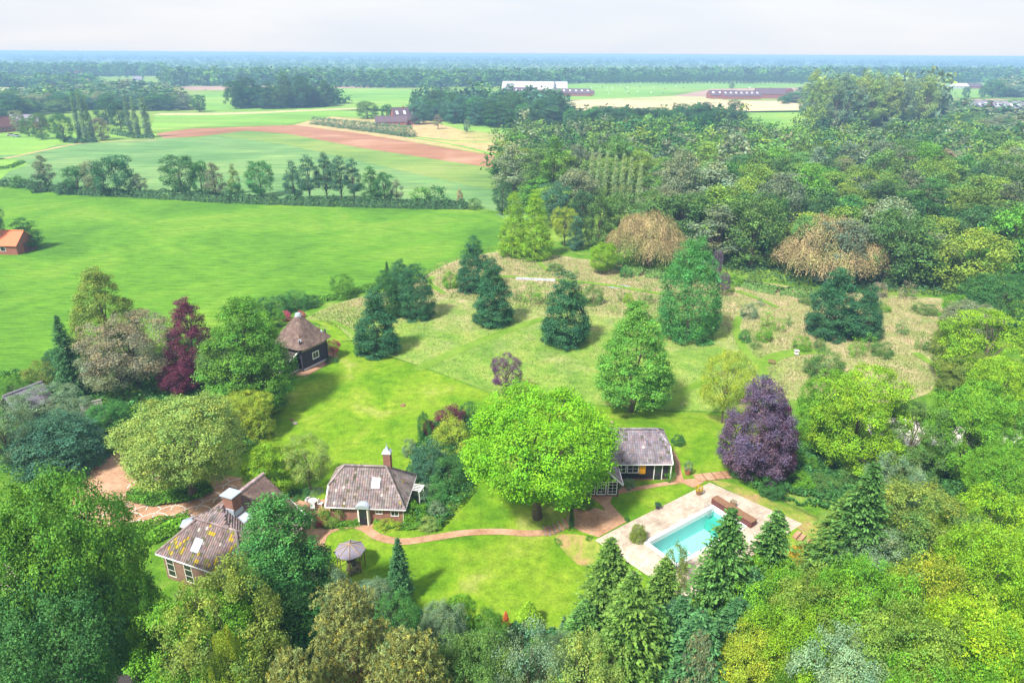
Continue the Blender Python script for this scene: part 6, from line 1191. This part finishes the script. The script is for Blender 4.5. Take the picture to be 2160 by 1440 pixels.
# standouts in the wood
for k, px, yt, wp, c, h, l in [('mround', 1090, 312, 110, 'olive', 15, 'broad olive oak at the left corner of the wood'), ('mround', 1160, 300, 100, 'wdark', 15, 'dark oak right of the broad olive oak'), ('mround', 1215, 262, 90, 'wdark', 15, 'dark rounded crown high on the left of the wood'), ('mcolumn', 1243, 318, 17, 'sage', None, 'leftmost of the pale lombardy poplars in the wood'), ('mcolumn', 1258, 316, 17, 'sage', None, 'second of the pale lombardy poplars'), ('mcolumn', 1274, 322, 17, 'sage', None, 'third of the pale lombardy poplars'), ('mcolumn', 1292, 330, 18, 'sage', None, 'fourth of the pale lombardy poplars'), ('mcolumn', 1308, 326, 18, 'sage', None, 'fifth of the pale lombardy poplars'), ('mcolumn', 1324, 334, 18, 'sage', None, 'sixth of the pale lombardy poplars'), ('mcolumn', 1345, 345, 17, 'sage', None, 'last of the pale lombardy poplars'),
    ('mspruce', 1283, 385, 60, 'wgreen', 13, 'pointed green tree below the lombardy poplars'), ('mround', 1180, 385, 70, 'blue', 10, 'bluish round tree above the lime pyramids'), ('mpine', 2000, 315, 60, 'greyb', 17, 'brown dead looking pine rising from the right wood'), ('mpine', 2145, 300, 50, 'greyb', 16, 'second brown pine at the right edge of the wood'), ('mround', 1850, 360, 110, 'wlime', 15, 'broad light green crown in the right wood'), ('mround', 1600, 345, 100, 'olive', 15, 'olive crown in the middle wood'), ('mround', 2100, 370, 120, 'wlime', 16, 'large light crown by the right edge of the wood'), ('mloose', 1890, 250, 90, 'sage', 20, 'tall pale poplar rising over the right wood'), ('mround', 1700, 385, 110, 'wgreen', 15, 'broad green crown above the larger brown willow'), ('movoid', 1390, 395, 60, 'wgrey', 13, 'greyish tree behind the first brown willow left'), ('mround', 1760, 360, 90, 'wlime', 15, 'light crown left of the broad right one')]: T(k, px, yt, wp, jit(c if h else (.30, .42, .17), .05), l, h=h, yb=None if h else 450)
for k, px, yt, yb_, wp, c, l in [('movoid', 1262, 398, 522, 62, 'wgreen', 'green pointed tree between the pale yellow tree and the first brown willow'), ('mround', 1302, 405, 515, 70, 'wgreen', 'round green tree touching the first brown willow from behind'), ('mround', 1226, 400, 500, 60, 'wdark', 'dark tree behind the slim bluish tree'), ('mround', 1170, 385, 478, 76, 'blue', 'bluish tree right behind the lime pyramids'), ('mround', 1060, 380, 452, 50, 'wdark', 'dark bush tree at the foot of the olive oak')]: T(k, px, yt, wp, jit(c, .05), l, yb=yb_)
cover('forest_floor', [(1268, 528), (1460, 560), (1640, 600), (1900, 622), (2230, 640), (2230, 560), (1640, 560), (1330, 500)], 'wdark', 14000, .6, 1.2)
hedge('hedge', [(1290, 560), (1360, 580), (1440, 585), (1520, 592), (1640, 618), (1780, 625)], 'rough bramble edge between meadow and wood', 'wgreen', 1.3, 4.5, 6000, .5)
# groups further away
fill([(1695, 272), (1760, 284), (1960, 268), (1990, 250), (1960, 244), (1705, 252)], 12, 33, ['mloose'], ['sage', 'pale', 'sage'], 'poplar_tree', 'tall grey green poplar of the grove above the wood,', 'grove of tall poplars above the wood', 46, .08, rr=.66)
fill([(1190, 278), (1190, 262), (1300, 258), (1560, 258), (1572, 272), (1400, 282)], 12, 13, ['mround'], ['wdark', 'deep'], 'belt_tree', 'dark tree of the belt before the stubble field,', 'dark belt before the stubble field', 40)
fill([(880, 254), (875, 225), (930, 215), (1180, 222), (1200, 270), (1110, 274), (960, 262)], 12.5, 15, ['mround', 'movoid'], ['wdark', 'deep', 'blue'], 'copse_tree', 'dark tree of the copse right of the farmhouse,', 'copse in the middle distance', 70)
fill([(495, 231), (500, 222), (715, 216), (730, 222), (640, 229)], 13, 20, ['mround', 'movoid'], ['wdark', 'deep'], 'clump_tree', 'dark tree of the clump on the bright pasture,', 'clump of dark trees on the bright pasture', 30, rr=.66)
fill([(-80, 262), (-100, 215), (60, 205), (200, 190), (350, 190), (410, 232), (320, 236), (240, 232), (140, 236), (60, 250)], 16, 12, ['mround', 'mround', 'movoid'], ['wdark', 'deep', 'wgreen', 'wgreen', 'blue', 'grey'], 'farm_tree', 'leafy tree of the far left farm belt,', 'trees around the far left farms', 70, stuff='distant_woodland')
fill([(1960, 250), (1985, 222), (2080, 232), (2200, 240), (2250, 262), (2230, 290), (1990, 284)], 14, 9, ['mround'], ['wgreen', 'grey', 'deep'], 'village_tree', 'tree of the group around the far right houses,', 'trees around the far right houses', 26)
fill([(2090, 206), (2110, 178), (2250, 172), (2300, 206)], 18, 16, ['mround', 'mloose'], ['deep', 'grey', 'sage'], 'edge_tree', 'hazy tree of the group beyond the lollipop trees,', 'far right pasture trees', 14)
fill([(1040, 216), (1060, 203), (1180, 206), (1190, 214), (1120, 217)], 14, 8, ['mround'], ['wdark', 'blue'], 'yard_tree', 'low tree of the group before the cattle shed,', 'trees before the long cattle shed', 14)
fill([(1680, 204), (1690, 194), (1730, 196), (1725, 216), (1650, 220)], 14, 8, ['mround'], ['wgrey', 'deep'], 'barn_tree', 'low tree of the group by the brick farmhouse,', 'trees right of the far brick barns', 8)
for i in range(52):                                                    # avenue
    px = 1252+i*8.6; yb_ = 176.5+.7*math.sin(i*.4)+(px-1250)*.002; T('mround', px, yb_-prn.uniform(17, 22), prn.uniform(9, 13), jit('deep', .1), 'small tree in the far avenue, %s' % ('left quarter' if i < 13 else ('left of its middle' if i < 26 else ('right of its middle' if i < 39 else 'right quarter'))), yb=yb_, group='avenue beyond the cow pasture', name='avenue_tree')
# hazy belts of woodland, far off and uncountable
items = []
def belt(poly, sp, h, conif=0):
    P = [tuple(G(*p)[:2]) for p in poly]; xs = [p[0] for p in P]; ys = [p[1] for p in P]; y = min(ys)
    while y < max(ys):
        x = min(xs)
        while x < max(xs):
            a, b = x+prn.uniform(-.4, .4)*sp, y+prn.uniform(-.4, .4)*sp
            if inpoly(np.array([a]), np.array([b]), P)[0]: items.append(('fcone' if prn.random() < conif else prn.choice(['bround', 'bovoid']), a, b, h*prn.uniform(.75, 1.15), sp*.6, jit(prn.choice(['wdark', 'deep', 'deep', 'mid']), .12)))
            x += sp
        y += sp*.85
belt([(345, 183), (345, 172), (560, 170), (860, 172), (1060, 172), (1260, 168), (1560, 163), (1562, 170), (1260, 176), (1060, 183), (860, 187), (700, 184), (560, 181), (500, 181)], 23, 22, .08)
belt([(1560, 172), (1560, 163), (2250, 160), (2250, 172), (1960, 178)], 26, 22, .1)
joined('distant_woodland', items); items = []
belt([(-60, 160), (-60, 154), (360, 152), (360, 160), (200, 162)], 26, 22, .2); belt([(-60, 186), (-60, 176), (210, 176), (210, 184)], 20, 16)
joined('distant_woodland', items); items = []
D = 1500.0; k = 0
while D < 9500:
    n = int(1.75*D/(max(14, D*.0078))); cz = k % 3
    for i in range(n):
        x = (-.875+1.75*(i+prn.random())/n)*D
        gap = noise.noise(Vector((x/D*5+k*3.1, k*1.7, 0))) > (.28 if D < 3800 else .9)
        if gap: continue
        con = noise.noise(Vector((x/D*3, k*.8, 4))) > .05
        items.append(('xcone' if con else 'xround', x, D+prn.uniform(-.04, .04)*D, (16 if D < 3000 else 19+ (D/9500)*10)*prn.uniform(.8, 1.2), max(8, D*.0055), jit('deep', .12)))
    D *= 1.095; k += 1
joined('distant_forest', items)
# ---------------------------------------------------------------- air
HB = 13000; mb = MB(); mb.box((-HB, -500, -1.5), (HB, HB, CAM_H+.7)); hb = mb.build('haze', None, kind='stuff')
hm = bpy.data.materials.new('haze_air'); hm.use_nodes = True; ht = hm.node_tree; ht.nodes.clear(); ho = ht.nodes.new('ShaderNodeOutputMaterial'); pv_ = ht.nodes.new('ShaderNodeVolumePrincipled')
pv_.inputs['Density'].default_value = .00034; pv_.inputs['Color'].default_value = (.36, .55, 1.0, 1); pv_.inputs['Anisotropy'].default_value = 0; ht.links.new(pv_.outputs[0], ho.inputs['Volume']); hb.data.materials.clear(); hb.data.materials.append(hm)
